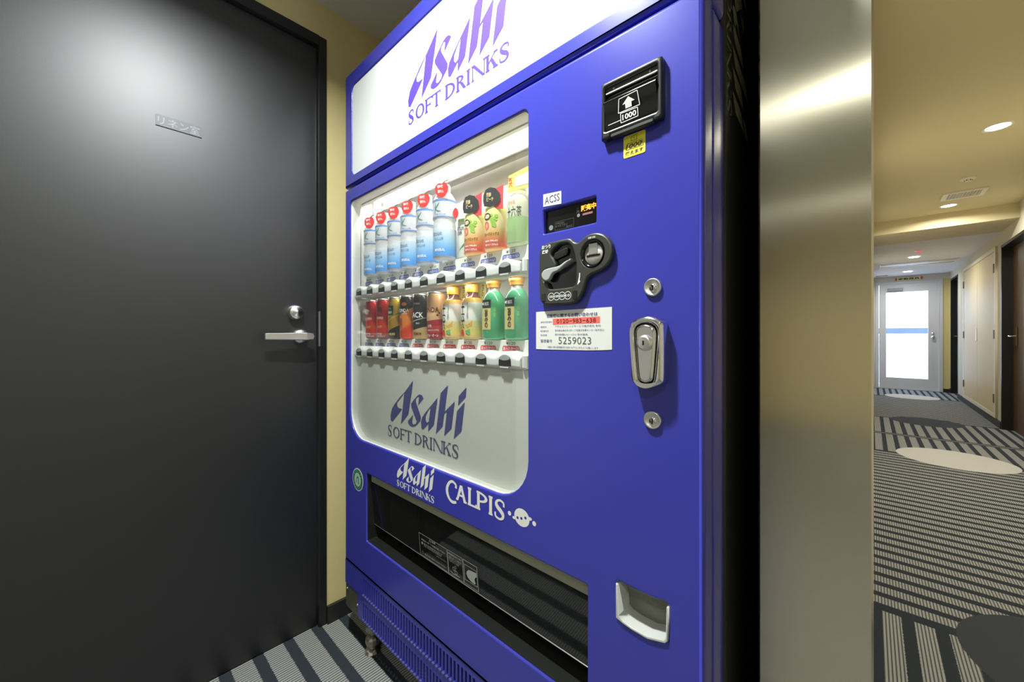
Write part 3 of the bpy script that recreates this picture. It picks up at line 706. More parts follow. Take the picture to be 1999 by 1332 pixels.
for (x, t) in ((-.4154, '500'), (-.4034, '100'), (-.3917, '50'), (-.3799, '10')):
    g = G().plate(circ(x, 1.0698, .0070), yy, 0, holes=[circ(x, 1.0698, .0060)]); text_g(t, x - .0042, x + .0042, 1.0675, 1.0722, yy, g, bold=.02); g.obj('coin_mark', M['white_ink'], CU)
g = G()
for p in ribbon([(-.3560, 1.1055), (-.3562, 1.0995), (-.3575, 1.0935), (-.3600, 1.0865)], [.0018, .0020, .0024, .0012]): g.plate(p, yy, 0)
g.plate([(-.3604, 1.0858), (-.3547, 1.0913), (-.3578, 1.0960)], yy, 0)
g.obj('arrow_mark', M['white_ink'], CU); g = text_g('硬貨', -.3400, -.3260, 1.1590, 1.1625, yy)
g.obj('lettering', M['white_ink'], CU)
g = G()
for x in (-.4324, -.3656): g.box(x - .0042, x + .0042, VF - .0108, VF - .009, 1.063, 1.0765)
g.obj('grip_slot', M['black_gl'], CU, kind='stuff')
# contact label
CL = G().plate([(-.4576, .9760), (-.4400, .9757), (-.35, .9762), (-.320, .9772), (-.302, .9784), (-.302, 1.0466), (-.4576, 1.0450)], VF - .0007, .0007).obj('contact_label', M['paper'], V, label='white label with printed phone number')
G().plate([(-.4187, .0 + 1.0205), (-.3234, 1.0215), (-.3234, 1.0322), (-.4187, 1.0312)], VF - .0009, 0).obj('red_band', M['red_band'], CL)
yy = VF - .0012
text_g('自販機に関するお問い合わせは', -.4314, -.3276, 1.0335, 1.0400, yy, bold=.014).obj('lettering', M['ink_navy'], CL)
text_g('0120−983−638', -.4103, -.3306, 1.0228, 1.0302, yy, bold=.006).obj('lettering', M['red_ink'], CL)
text_g('5259023', -.4062, -.3399, .9866, .9985, yy, res=3, bold=-.012).obj('lettering', M['ink_grey'], CL)
g = G()
for t, a, b, c, d in (('連絡先電話番号', -.4466, -.4205, 1.0245, 1.0272), ('連絡先', -.4466, -.4323, 1.0155, 1.0184), ('販売者住所', -.4466, -.4281, 1.0080, 1.0110), ('受付時間', -.4466, -.4319, 1.0003, 1.0034), ('管理番号', -.4466, -.4203, .9885, .9942),
                      ('アサヒビバレッジサービス株式会社 本社', -.4139, -.3219, 1.0155, 1.0193), ('東京都台東区花川戸一丁目東京営業センター販売窓口', -.4139, -.3163, 1.0086, 1.0118), ('受付時間9:00〜17:00 年中無休', -.4139, -.3462, 1.0012, 1.0046), ('ご連絡の際は管理番号をお知らせ下さいますようお願いします', -.4323, -.3268, .9788, .9822)):
    text_g(t, a, b, c, d, yy, g, res=1)
g.obj('small_print', M['ink_navy'], CL)
# locks
def key_lock(x, z):
    k = G().lathe([(0, -.003), (.0105, -.003), (.0118, -.0045), (.0130, -.0035), (.0135, 0)], (x, VF, z), 'Y', 26).obj('key_lock', M['satin'], V)
    G().lathe([(0, -.0048), (.0050, -.0048), (.0058, -.003)], (x + .001, VF, z - .001), 'Y', 18).obj('lock_core', M['chrome'], k)
    G().box(x - .0002, x + .0022, VF - .0056, VF - .0046, z - .005, z + .003).obj('keyhole', M['black_gl'], k)
key_lock(-.2355, 1.0722); key_lock(-.2358, .8764)
LO = [(-.2634, 1.0170), (-.2600, 1.0220), (-.252, 1.0270), (-.2379, 1.0295), (-.2243, 1.0266), (-.2160, 1.0220), (-.213, 1.0170), (-.213, .9371), (-.2165, .9320), (-.2250, .9275), (-.2379, .9250), (-.252, .9270), (-.2600, .9315), (-.2634, .9371)]
LI = [(-.2575, 1.0069), (-.2540, 1.0145), (-.2475, 1.0180), (-.2399, 1.0194), (-.2310, 1.0175), (-.2250, 1.0130), (-.2221, 1.0040), (-.2275, .9378), (-.2310, .9327), (-.2399, .9301), (-.2480, .9323), (-.2520, .9378)]
LO = closed(LO, 4); LI = closed(LI, 4)
# the outer plate stands proud and is rounded on its edge
LK = G().plate(LO, VF - .020, .020, holes=[LI], bev=.006, seg=4).obj('lock_handle', M['chrome'], V, label='chrome pull lock on the blue front')
lin = [(-.2399 + (a + .2399) * .93, .976 + (b - .976) * .96) for a, b in LI]
G().plate(lin, VF - .0195, .018, bev=.004).obj('pull_face', M['chrome'], LK)
G().plate(LI, VF - .006, .002).obj('lock_recess', M['black_gl'], LK)
G().lathe([(0, -.026), (.008, -.026), (.0095, -.0255), (.0118, -.022), (.0120, -.018)], (-.2390, VF, .9903), 'Y', 26).obj('lock_cylinder', M['satin'], LK)
G().box(-.2402, -.2380, VF - .0268, VF - .0258, .9870, .9935).obj('keyhole', M['black_gl'], LK)
# coin return cup
U = [(-.2944, .6102), (-.2944, .5567), (-.2823, .5529), (-.2676, .5508), (-.2437, .5498), (-.2172, .5575), (-.2133, .5621), (-.2121, .6114),
     (-.2150, .6105), (-.2160, .5650), (-.2195, .5612), (-.2437, .5540), (-.2676, .5545), (-.2823, .5572), (-.2895, .5620), (-.2915, .6085)]
g = G().plate(U, VF - .003, .038, bev=.0012)
CC = g.obj('coin_return', mat('grey_white_plastic', srgb(196, 198, 190), .35), V, label='coin return pocket with pale rim')
g = G(); n = 8; vs = []
for k in range(n + 1):
    t = k / n; z = .6150 - .062 * t; y = VF + .004 + .034 * math.sin(t * PI * .5) * (1 if t < .8 else 1)
    y = VF + .006 + .030 * math.sin(PI * min(1, t * 1.15) * .62)
    vs += [(-.296, y, z), (-.210, y, z)]
vs2 = [(a, VF + .040, b) for a, b in ((-.297, .545), (-.209, .545), (-.209, .619), (-.297, .619))]
g.add(vs, [(2 * k + 1, 2 * k, 2 * k + 2, 2 * k + 3) for k in range(n)], True); g.box(-.298, -.2944, VF + .002, VF + .045, .545, .618); g.box(-.2121, -.208, VF + .002, VF + .045, .545, .618); g.box(-.298, -.208, VF + .002, VF + .045, .542, .5495)
g.obj('return_pocket', mat('charcoal_pocket', srgb(112, 114, 102), .3), CC)
g = G(); text_g('おつり・返却', -.2720, -.2210, .5945, .6035, 0, g, bold=.012)
for a, b in ((-.2471, .5881), (-.2540, .5820), (-.2385, .5838)): g.plate(circ(a, b, .0085, .0065), 0, 0, holes=[circ(a, b, .0078, .0058)]); g.plate(circ(a, b, .005, .0038), 0, 0, holes=[circ(a, b, .0044, .0032)])
def pock(z): t = (.6150 - z) / .062; return VF + .006 + .030 * math.sin(PI * min(1, t * 1.15) * .62) - .0012
g.xform(lambda x, y, z: (x, pock(z), z)); g.obj('lettering', mat('faint_grey_ink', srgb(140, 142, 132), .4), CC)
# maker marks on the front
g = G(); word_mark(g, -.9471, -.7756, .6145, .6815, VF - .0004); g.obj('maker_logo', M['white_ink'], door)
g = G(); soft_drinks(g, -.9490, -.7766, .5930, .6095, VF - .0004, heavy=1.25); g.obj('logo_line', M['white_ink'], door)
g = G()
for ch, a, b, t, m_ in (('C', -.7318, -.6900, .6665, .6163), ('A', -.6933, -.6560, .6640, .6275), ('L', -.6525, -.6228, .6672, .6275), ('P', -.6235, -.5890, .6672, .6275), ('I', -.5890, -.5707, .6672, .6275), ('S', -.5690, -.5382, .6665, .6275)):
    for p in serif_glyph(ch, a, b, m_, t, .0085, .0046, .0016): g.plate(p, VF - .0004, 0)
g.obj('drink_lettering', M['white_ink'], door); g = G()
g.plate(circ(-.4935, .6498, .0195, .0172, 28), VF - .0004, 0, holes=[circ(a, b, .0030, .0028, 10) for a, b in ((-.5045, .6462), (-.4945, .6480), (-.4842, .6520))])
g.plate(circ(-.526, .6482, .0045), VF - .0004, 0); g.plate(circ(-.4625, .6484, .0047), VF - .0004, 0)
g.plate(circ(-.5140, .6433, .0040, .0030), VF - .0004, 0); g.plate(circ(-.4725, .6540, .0042, .0032), VF - .0004, 0)
g.obj('round_emblem', M['white_ink'], door)
# round green mark
E = G().plate(circ(-1.1780, .5505, .0355, .0355, 32), VF - .0006, .0006).obj('round_sticker', mat('grey_white_sticker', srgb(190, 196, 200), .5), V, label='round green and white sticker')
g = G().plate(circ(-1.1780, .5505, .0315, n=32), VF - .0009, 0, mi=0); g.plate(circ(-1.1780, .5505, .0215, n=28), VF - .0012, 0, mi=1)
for k in range(18):
    t = 2 * PI * k / 18 + .1
    if abs(math.sin(t)) > .25: g.plate(circ(-1.178 + .0265 * math.cos(t), .5505 + .0265 * math.sin(t), .0018, n=6), VF - .0012, 0, mi=2)
for p in (smooth_path([(-1.176, .563, .003), (-1.174, .557, .005), (-1.171, .548, .004), (-1.171, .538, .0055)], 3), [(-1.186, .552, .003), (-1.180, .5585, .003), (-1.174, .556, .003)], [(-1.190, .545, .002), (-1.182, .541, .002)], [(-1.188, .549, .0018), (-1.182, .5465, .0018)]):
    for q in ribbon([(a, b) for a, b, c in p], [c for a, b, c in p]): g.plate(q, VF - .0014, 0, mi=0)
g.obj('green_print', [M['green_ink'], M['pale_green'], M['pale_green']], E)
# delivery tray
g = G()
g.box(-1.135, -.336, .700, .706, .36, .60, mi=1); g.box(-1.135, -.336, .594, .706, .594, .60, mi=1); g.box(-1.135, -.336, .594, .706, .355, .372)
g.box(-1.141, -1.123, .594, .706, .355, .60); g.box(-.348, -.330, .594, .706, .355, .60)
TR = g.obj('delivery_tray', [M['tray'], mat('reflected_grey_tray_back', srgb(190, 192, 180), .5)], V)  # grey back colour stands in for the light wall mirrored in the flap
G().box(-1.122, -.3495, .575, .590, .553, .5815, b=.002).obj('tray_top_strip', M['tray_grey'], V)  # olive-grey strip across the top of the tray opening
g = G().add([(-1.1215, .5735, .5525), (-.3490, .5735, .5525), (-.3490, .586, .422), (-1.1215, .586, .422)], [(3, 2, 1, 0)])
g.add([(-1.1215, .5755, .5525), (-.3490, .5755, .5525), (-.3490, .588, .422), (-1.1215, .588, .422)], [(0, 1, 2, 3)]); fl = g.obj('tray_flap', M['smoke'], V)
G().tube([(-1.1215, .5865, .4205), (-.3490, .5865, .4205)], .0012, 6).obj('flap_edge', M['satin'], V)
for x0, x1 in ((-1.122, -.970), (-.936, -.742), (-.573, -.350)):                                                       # dark inner shutters behind the flap
    G().box(x0, x1, .640, .646, .373, .590).obj('inner_shutter', M['black_pl'], TR)
g = G(); yy = 0
def fr(pts, w_=.0012):
    for i in range(len(pts)):
        for p in ribbon([pts[i], pts[(i + 1) % len(pts)]], [w_, w_]): g.plate(p, yy, 0)
s2 = lambda a, b: (a, b)
fr([(-.872, .4835), (-.7536, .4835), (-.7536, .4245), (-.872, .4245)]); fr([(-.7512, .4835), (-.6958, .4835), (-.6958, .4250), (-.7512, .4250)]); fr([(-.6925, .4835), (-.6447, .4835), (-.6447, .4262), (-.6925, .4262)])
fr([(-.6895, .4730), (-.6475, .4730), (-.6475, .4360), (-.6895, .4360)], .0010)
text_g('⚠注意', -.828, -.800, .4755, .4815, yy, g, bold=.02); text_g('商品は一本ずつお取り出し下さい', -.862, -.762, .4665, .4715, yy, g, bold=.02)
text_g('取出口に手や物を強く押し込まないで\n下さい けがをするおそれがあります', -.853, -.775, .4525, .4625, yy, g, bold=.01); text_g('扉を強く引かないで下さい', -.800, -.759, .4465, .4500, yy, g)
text_g('取出口の中に異物を入れないで下さい', -.853, -.762, .4300, .4345, yy, g, bold=.01); g.plate(circ(-.860, .4590, .0035), yy, 0); g.plate(circ(-.861, .4330, .0035), yy, 0, holes=[circ(-.861, .4330, .0028)])
text_g('商品取出口のとびら', -.748, -.700, .4740, .4795, yy, g, bold=.02); text_g('手前に引いて商品を\n取り出して下さい\nとびらにご注意', -.748, -.700, .4570, .4715, yy, g)
for a, b, r in ((-.724, .4495, .0035), (-.731, .4435, .0045), (-.723, .4370, .0050)): g.plate(circ(a, b, r), yy, 0, holes=[circ(a, b, r * .75)])
for q in ribbon([(-.745, .4330), (-.735, .4295), (-.718, .4310), (-.710, .4310)], [.0015, .002, .002, .002]): g.plate(q, yy, 0)
g.plate([(-.6475, .4680), (-.662, .4670), (-.674, .4650), (-.682, .4585), (-.684, .4520), (-.680, .4450), (-.670, .4400), (-.657, .4380), (-.653, .4410), (-.656, .4500), (-.652, .4560), (-.6475, .4590)], yy, 0)
g.xform(lambda x, y, z: (x, .5735 + (.5525 - z) / .1305 * .0125 - .0008, z)); g.obj('warning_print', mat('pale_grey_print', srgb(176, 178, 168), .5), fl)
# corner bracket, caster, leveller foot
g = G().box(-1.272, -1.1845, VF + .004, VF + .03, .112, .1885); BK = g.obj('corner_bracket', mat('grey_green_steel', srgb(96, 98, 84), .4, metal=.4), V)
for x, z in ((-1.262, .172), (-1.190, .150)): G().lathe([(0, -.002), (.0028, -.002), (.0035, 0)], (x, VF + .004, z), 'Y', 10).obj('screw', M['satin'], BK)
G().lathe([(0, -.012), (.016, -.012), (.026, -.008), (.028, 0), (.028, .016), (.016, .02), (0, .02)], (-1.245, VF + .045, .088), 'Y', 22).obj('caster_wheel', mat('grey_wheel', srgb(170, 172, 160), .4), V)
g = G()
for sx_ in (-1.16, -.27):
    for sy_ in (.600, 1.12):
        g = G().lathe([(0, 0), (.024, 0), (.025, .003), (.021, .009), (.012, .013), (.010, .022), (.019, .024), (.022, .030), (.022, .044), (.019, .050), (.009, .054), (.0085, .062), (.016, .064), (.021, .070), (.021, .083), (.016, .088), (.007, .090), (.007, .115)], (sx_, sy_, 0), 'Z', 8 if False else 12, smooth=False)
        g.obj('leveller_foot', M['dull'] if sx_ < -1 else M['dull'], V)
G().tube([(-1.235, .605, .070), (-1.165, .605, .075)], .004, 8).obj('foot_bar', M['satin'], V)
G().box(VL + .02, VR - .02, .63, 1.18, .095, .115).obj('base_frame', M['black_paint'], V)

# ------------------------------------------------------------------ drinks in the window
def wrap(g, R, yc):
    """bend flat print (x across, z up) round a pack of radius R standing at the origin"""
    return g.xform(lambda x, y, z: ((R(z) if callable(R) else R) * math.sin(x / (R(z) if callable(R) else R)), yc - (R(z) if callable(R) else R) * math.cos(x / (R(z) if callable(R) else R)), z))
def bottle_prof(R, H, rn=.0125, sh=.62, cap=.018, waist=()):
    return [(0, 0), (R * .82, 0), (R * .96, .003), (R, .008), (R, H * sh * .5), (R, H * sh), (R * .93, H * (sh + .06)), (R * .72, H * (sh + .15)), (rn * 1.15, H - cap - .016), (rn, H - cap - .006), (rn, H - cap)]
WATER = mat('clear_bottle_plastic', srgb(232, 234, 236), .12, spec=.6, alpha=.6)
KCAP = mat('clear_cap', srgb(240, 240, 240), .25, alpha=.9)
WLAB = zmat('blue_water_label', [(0, srgb(70, 145, 228)), (.10, srgb(100, 172, 238)), (.20, srgb(160, 206, 242)), (.33, srgb(214, 226, 236))], interp='LINEAR', H=.22, alpha=.93)
WTOP = mat('clear_label_band', srgb(216, 216, 220), .3, alpha=.8)
RED = mat('apple_red', srgb(228, 46, 42), .4); KBL = mat('print_sky_blue', srgb(90, 140, 205), .4); KGR = mat('print_teal', srgb(60, 150, 130), .4)
WHT = mat('print_white', srgb(245, 245, 242), .4); INKB = mat('print_black', srgb(28, 30, 34), .4)
def mk_copy(src, loc, label):
    r = src.copy(); COL.objects.link(r); r.location = loc; r['label'] = label; r.rotation_euler.z = TURN
    def kids(a, b):
        for ch in [c for c in bpy.data.objects if c.parent == a]:
            c = ch.copy(); COL.objects.link(c); c.parent = b; kids(ch, c)
    kids(src, r); return r
SH1, SH2, TURN = 1.1935, .9925, math.radians(27)
def water():
    r = root('water_bottle', (0, 0, 0), 'x', 'bottle', 'water bottles in the upper display row')
    R, H = .0295, .205
    pr = [(0, 0), (R * .85, 0), (R * .97, .003), (R, .008), (R, .074), (R * .94, .080), (R * .97, .088), (R * .93, .095), (R * .97, .100), (R, .104), (R, .146), (R * .9, .155), (R * .66, .166), (.0135, .172), (.0125, .176)]
    G().lathe(pr, (0, 0, 0), n=24).obj('bottle_body', WATER, r)
    G().lathe([(.013, .172), (.0145, .173), (.0145, .188), (.0130, .190), (0, .190)], (0, 0, 0), n=18).obj('cap', KCAP, r)
    lb = G().lathe([(R + .0004, .006), (R + .0004, .074)], (0, 0, 0), n=24).obj('blue_label', WLAB, r)
    g = G(); text_g('富士山の', -.020, .006, .056, .066, 0, g, bold=.01); text_g('おいしい水', -.016, .010, .044, .053, 0, g, bold=.01)
    wrap(g, R + .0010, 0).obj('lettering', mat('print_slate', srgb(96, 120, 150), .4), lb)
    g = G(); text_g('MINERAL', -.014, .014, .017, .024, 0, g, bold=.02); wrap(g, R + .0010, 0).obj('lettering', WHT, lb)
    ub = G().lathe([(R + .0004, .104), (R + .0004, .146)], (0, 0, 0), n=24).obj('clear_label', WTOP, r)
    G().lathe([(R + .0008, .142), (R + .0008, .1465)], (0, 0, 0), n=24).obj('blue_stripe', KBL, ub); g = G().lathe([(R + .0008, .102), (R + .0008, .1045)], (0, 0, 0), n=24)
    g2 = G(); text_g('おいしい水', -.010, .016, .1065, .111, 0, g2, bold=.02); wrap(g2, R + .001, 0); g.v_off = len(g.v); g.add(g2.v, g2.f); g.obj('blue_stripe', KBL, ub)
    g = G()
    for p in ([(-.012, .138, .001), (-.0125, .131, .002), (-.0135, .124, .0025), (-.014, .110, .0015)], [(-.001, .138, .001), (-.006, .131, .0022), (-.011, .124, .0022), (-.006, .118, .0022), (.003, .116, .001)]):
        q = smooth_path(p, 3)
        for t in ribbon([(a, b) for a, b, c in q], [c for a, b, c in q]): g.plate(t, 0, 0)
    wrap(g, R + .0012, 0).obj('leaf_mark', KGR, ub)
    ap = [(-.002, .0), (-.010, .002), (-.0165, .010), (-.0175, .019), (-.013, .0255), (-.006, .0275), (0, .0260), (.007, .0280), (.014, .0255), (.0180, .018), (.0165, .009), (.010, .002), (.004, .0)]
    g = G().plate([(a * 1.02 + .006, .150 + b * 1.28) for a, b in ap], -.0312, .0012, bev=.0004)
    tg = g.obj('apple_tag', RED, r)
    g = G(); text_g('特選', -.005, .010, .1715, .1800, -.0318, g, bold=.03); text_g('果汁入', -.004, .012, .1600, .1680, -.0318, g, bold=.03); g.obj('lettering', WHT, tg)
    g = G().tube([(.010, -.0306, .1840), (.016, -.0306, .1890), (.024, -.0302, .1910)], [.0014, .0012, .0010], 6); g.obj('stem', mat('grey_green_stem', srgb(90, 96, 90), .5), tg)
    return r
wat = water()
WX = [(-1.1900, 'at the far left end of the upper row'), (-1.1160, 'second from the left in the upper row'), (-1.0430, 'third from the left in the upper row'), (-.9700, 'fourth from the left in the upper row'), (-.8905, 'fifth from the left in the upper row'), (-.7960, 'standing beside the green and white soda')]
for k, (x, l) in enumerate(WX):
    lab = 'clear water bottle with red apple tag, ' + l
    loc = (x, .618 if k < 5 else .606, SH1)
    if k == 0: wat.location = loc; wat['label'] = lab; wat.rotation_euler.z = TURN
    else: mk_copy(wat, loc, lab)
def place(r, x, z, y=.623): r.location = (x, y, z); r.rotation_euler.z = TURN; return r
# green and white soda
r = root('soda_bottle', (0, 0, 0), 'white and green soda bottle with slanted white tag beside the water bottles', 'bottle')
R = .021
G().lathe([(0, 0), (R * .9, 0), (R, .006), (R, .095), (R * .93, .108), (R * .6, .124), (.0125, .131), (.0125, .135)], (0, 0, 0), n=24).obj('bottle_body', zmat('soda_print', [(0, srgb(215, 214, 200)), (.30, srgb(222, 222, 208)), (.88, srgb(168, 200, 120)), (.97, srgb(90, 160, 100))], H=.105, rough=.3), r)
G().lathe([(.0140, .130), (.0145, .146), (0, .147)], (0, 0, 0), n=18).obj('cap', WHT, r)
g = G(); text_g('MITSUYA\nCIDER', -.024, .008, .060, .080, 0, g, bold=.02, line=.9); wrap(g, R + .0008, 0).obj('lettering', mat('purple_print', srgb(86, 60, 110), .4), r)
g = G(); q = smooth_path([(.008, .084, .002), (.016, .076, .004), (.018, .062, .006), (.012, .046, .0055), (.000, .032, .003), (-.010, .022, .001)], 4)
for t in ribbon([(a, b) for a, b, c in q], [c for a, b, c in q]): g.plate(t, 0, 0)
for a, b, c in ((.014, .024, .0024), (.004, .012, .0012), (.010, .009, .0012), (.019, .012, .001)): g.plate(circ(a, b, c, n=10), 0, 0)
wrap(g, R + .0008, 0).obj('green_swoosh', mat('soda_green', srgb(50, 140, 90), .4), r)
g = G().plate([(-.014, .096), (.026, .100), (.026, .146), (-.008, .130), (-.016, .118)], -.0285, .001); tg = g.obj('paper_tag', mat('pale_tag', srgb(236, 236, 238), .5), r)
g = G().plate(circ(-.016, .112, .0075, .013, 16), -.0292, .0005); g.obj('red_disc', RED, tg)
g = G()
for k in range(5): g.box(-.002, .020, -.0289, -.0286, .106 + k * .0065, .1068 + k * .0065)
g.obj('printed_line', mat('pale_red_line', srgb(214, 190, 196), .5), tg)
place(r, -.7550, SH1, .642)
# two mixed fruit juice bottles
def juice():
    r = root('juice_bottle', (0, 0, 0), 'x', 'bottle', 'mixed fruit juice bottles in the upper row')
    R = .0265
    G().lathe([(0, 0), (R * .9, 0), (R, .006), (R, .085), (R * .95, .094), (R * .70, .104), (.0145, .109), (.0140, .113)], (0, 0, 0), n=24).obj('bottle_body', zmat('juice_print', [(0, srgb(240, 190, 120)), (.08, srgb(236, 90, 66)), (.22, srgb(238, 130, 80)), (.36, srgb(240, 176, 96)), (.55, srgb(236, 214, 160)), (.85, srgb(222, 214, 150)), (.95, srgb(206, 214, 130))], interp='LINEAR', H=.095), r)
    G().lathe([(.0155, .110), (.0160, .128), (.0145, .131), (0, .131)], (0, 0, 0), n=18).obj('cap', mat('pale_yellow_cap', srgb(226, 214, 160), .4), r)
    g = G(); text_g('フルーツミックス', -.024, .016, .030, .038, 0, g, bold=.02, shear=.2); wrap(g, R + .0008, 0).obj('lettering', INKB, r)
    g = G(); text_g('果汁とくだもの', -.018, .014, .0075, .0125, 0, g, bold=.02); text_g('MIX FRUIT', -.018, .014, .0165, .0205, 0, g, bold=.02); wrap(g, R + .0008, 0).obj('lettering', WHT, r)
    g = G()
    for k in range(26):
        a = random.uniform(-1, 1); b = random.uniform(0, 1); g.plate(circ(.004 + a * .008 * (.4 + b * .8), .050 + b * .028, .0030, n=8), 0, 0)
    wrap(g, R + .0007, 0).obj('grape_print', mat('grape_green', srgb(150, 196, 70), .4), r)
    g = G().plate(circ(-.015, .054, .0075, .009, 16), 0, 0); wrap(g, R + .0007, 0).obj('peach_print', mat('peach_pink', srgb(238, 120, 100), .4), r)
    g = G().plate(circ(-.013, .074, .010, .0075, 16), 0, 0); wrap(g, R + .0009, 0).obj('black_patch', INKB, r)
    g = G(); text_g('JUICE\nMIX', -.020, -.007, .070, .078, 0, g, bold=.02); wrap(g, R + .0013, 0).obj('lettering', WHT, r)
    bt = [(-.016, .098), (-.003, .096), (.012, .101), (.0175, .108), (.0165, .122), (.008, .133), (-.003, .136), (-.013, .132), (-.018, .120), (-.0185, .108)]
    g = G().plate([(a * 1.12, .117 + (b - .117) * 1.1) for a, b in bt], -.0275, .0012, bev=.0004); tg = g.obj('black_tag', INKB, r)
    g = G(); text_g('芳醇\nピーチ', -.013, .004, .106, .126, -.0280, g, bold=.02); g.obj('lettering', mat('cream_print', srgb(225, 205, 150), .4), tg)
    G().plate([(.004, .092), (.025, .088), (.026, .142), (.002, .132)], -.0245, .0010).obj('red_card', mat('red_card', srgb(228, 50, 66), .5), r)
    return r
j = juice(); place(j, -.6990, SH1); j['label'] = 'mixed fruit bottle with black tag, next to the green and white soda'
mk_copy(j, (-.6290, .623, SH1), 'mixed fruit bottle with black tag, next to the upper green tea')
# green tea, upper row, right
r = root('tea_bottle', (0, 0, 0), 'pale green tea bottle with yellow card at the right end of the upper row', 'bottle')
R = .0265
G().lathe([(0, 0), (R * .9, 0), (R, .006), (R, .085), (R * .97, .100), (R * .75, .112), (.0150, .118), (.0145, .121)], (0, 0, 0), n=24).obj('bottle_body', zmat('pale_tea_print', [(0, srgb(190, 205, 160)), (.06, srgb(170, 205, 140)), (.52, srgb(216, 218, 190)), (.92, srgb(228, 226, 208))], H=.112), r)
G().lathe([(.0160, .118), (.0165, .134), (.015, .136), (0, .136)], (0, 0, 0), n=18).obj('cap', mat('cream_cap', srgb(232, 226, 190), .4), r)
g = G(); text_g('十六茶', -.024, .012, .058, .080, 0, g, bold=.0); wrap(g, R + .0008, 0).obj('lettering', INKB, r)
g = G(); text_g('からだ', -.020, -.002, .086, .093, 0, g, bold=.01); wrap(g, R + .0008, 0).obj('lettering', mat('orange_print', srgb(220, 110, 80), .5), r)
g = G().plate([(-.018, .108), (.028, .118), (.030, .162), (-.016, .144)], -.0260, .001); tg = g.obj('yellow_card', mat('lemon_card', srgb(240, 232, 110), .5), r)
G().plate([(-.002, .120), (.028, .124), (.028, .148), (-.002, .140)], -.0265, .0004).obj('pale_field', WHT, tg)
text_g('新\n茶', -.016, -.007, .120, .140, -.0265, bold=.02).obj('lettering', mat('red_print', srgb(215, 70, 50), .5), tg)
place(r, -.5570, SH1)

# lower row: cans
def can(name, label, stops, x, R=.0265, H=.123, slope=0.0, metal=.25, interp='CONSTANT', prints=(), rim=None):
    r = root(name, (0, 0, 0), label, 'can', 'drink cans in the lower display row')
    m = zmat(label.split()[0] + '_can_print', stops, rough=.28, H=H, slope=slope, metal=metal, interp=interp)
    G().lathe([(R * .86, 0), (R * .92, .002), (R, .006), (R, H - .010), (R * .93, H - .004)], (0, 0, 0), n=28).obj('can_body', m, r)
    G().lathe([(R * .93, H - .004), (R * .96, H - .002), (R * .95, H), (R * .86, H), (R * .84, H - .003), (0, H - .003)], (0, 0, 0), n=24).obj('can_lid', rim or M['satin'], r)
    for body, a, b, c, d, mt in prints:
        g = G()
        if body == '#': g.plate(rr(a, b, c, d, .001, 2), 0, 0)
        elif body == '@': g.plate(circ((a + b) / 2, (c + d) / 2, (b - a) / 2, (d - c) / 2, 14), 0, 0)
        else: text_g(body, a, b, c, d, 0, g, bold=.015)
        if body in '#@' :
            # keep the bent patch close to the wall by splitting it
            n = 8; g = G(); cx, cz, hx, hz = (a + b) / 2, (c + d) / 2, (b - a) / 2, (d - c) / 2
            for i in range(n):
                u0, u1 = -1 + 2 * i / n, -1 + 2 * (i + 1) / n
                h0 = hz * (math.sqrt(max(0, 1 - u0 * u0)) if body == '@' else 1); h1 = hz * (math.sqrt(max(0, 1 - u1 * u1)) if body == '@' else 1)
                g.add([(cx + u0 * hx, 0, cz - h0), (cx + u1 * hx, 0, cz - h1), (cx + u1 * hx, 0, cz + h1), (cx + u0 * hx, 0, cz + h0)], [(0, 1, 2, 3)])
            wrap(g, R + .0005, 0).obj('patch', mt, r)
        else: wrap(g, R + .0010, 0).obj('lettering', mt, r)
    return place(r, x, SH2)
cr = lambda *a: srgb(*a)
GOLD = mat('gold_print', srgb(214, 178, 100), .35); MAROON = mat('maroon_patch', srgb(110, 22, 24), .4); DGREEN = mat('dark_green_patch', srgb(24, 52, 40), .4); GREYW = mat('grey_white_print', srgb(205, 200, 190), .4)
redstops = [(0, cr(110, 40, 60)), (.06, cr(150, 40, 52)), (.17, cr(208, 48, 40)), (.30, cr(216, 58, 38)), (.55, cr(196, 30, 30)), (.75, cr(178, 22, 26)), (.97, cr(160, 18, 24))]
for x, l, p in ((-1.1950, 'red coffee can at the far left end of the lower row', 0), (-1.1240, 'red coffee can next to the gold and black can', 1)):
    can('coffee_can', l, redstops, x, interp='LINEAR', prints=[('@' if p == 0 else '#', -.016, .006, .070, .096, MAROON), ('COFFEE', -.016, .010, .060, .067, GREYW), ('ロイヤル\nミルクティー', -.016, .016, .004, .018, WHT), ('HOT', -.010, .006, .033, .040, GOLD)])
can('coffee_can', 'gold coffee can with black foot and dark square patch', [(0, cr(40, 36, 28)), (.24, cr(190, 150, 50)), (.48, cr(206, 170, 66)), (.52, cr(178, 138, 44)), (.56, cr(206, 170, 66)), (.95, cr(170, 140, 60))], -1.0540, slope=-.5, metal=.5, prints=[('#', -.020, .004, .070, .098, DGREEN), ('微糖', -.016, .000, .074, .082, GREYW), ('金の', -.014, -.003, .087, .093, GOLD), ('焙煎', -.012, .010, .010, .018, GOLD)])
can('coffee_can', 'orange and black coffee can between gold can and black can', [(0, cr(236, 70, 36)), (.22, cr(240, 96, 50)), (.27, cr(232, 130, 50)), (.62, cr(26, 26, 24))], -.9880, slope=-.6, metal=.2, prints=[('WONDA', -.030, .014, .076, .086, WHT), ('@', -.010, .008, .094, .104, mat('copper', srgb(224, 120, 60), .4)), ('朝専用', -.018, -.008, .030, .060, mat('dark_orange_print', srgb(140, 40, 20), .5)), ('COFFEE', -.012, .010, .070, .074, GREYW)])
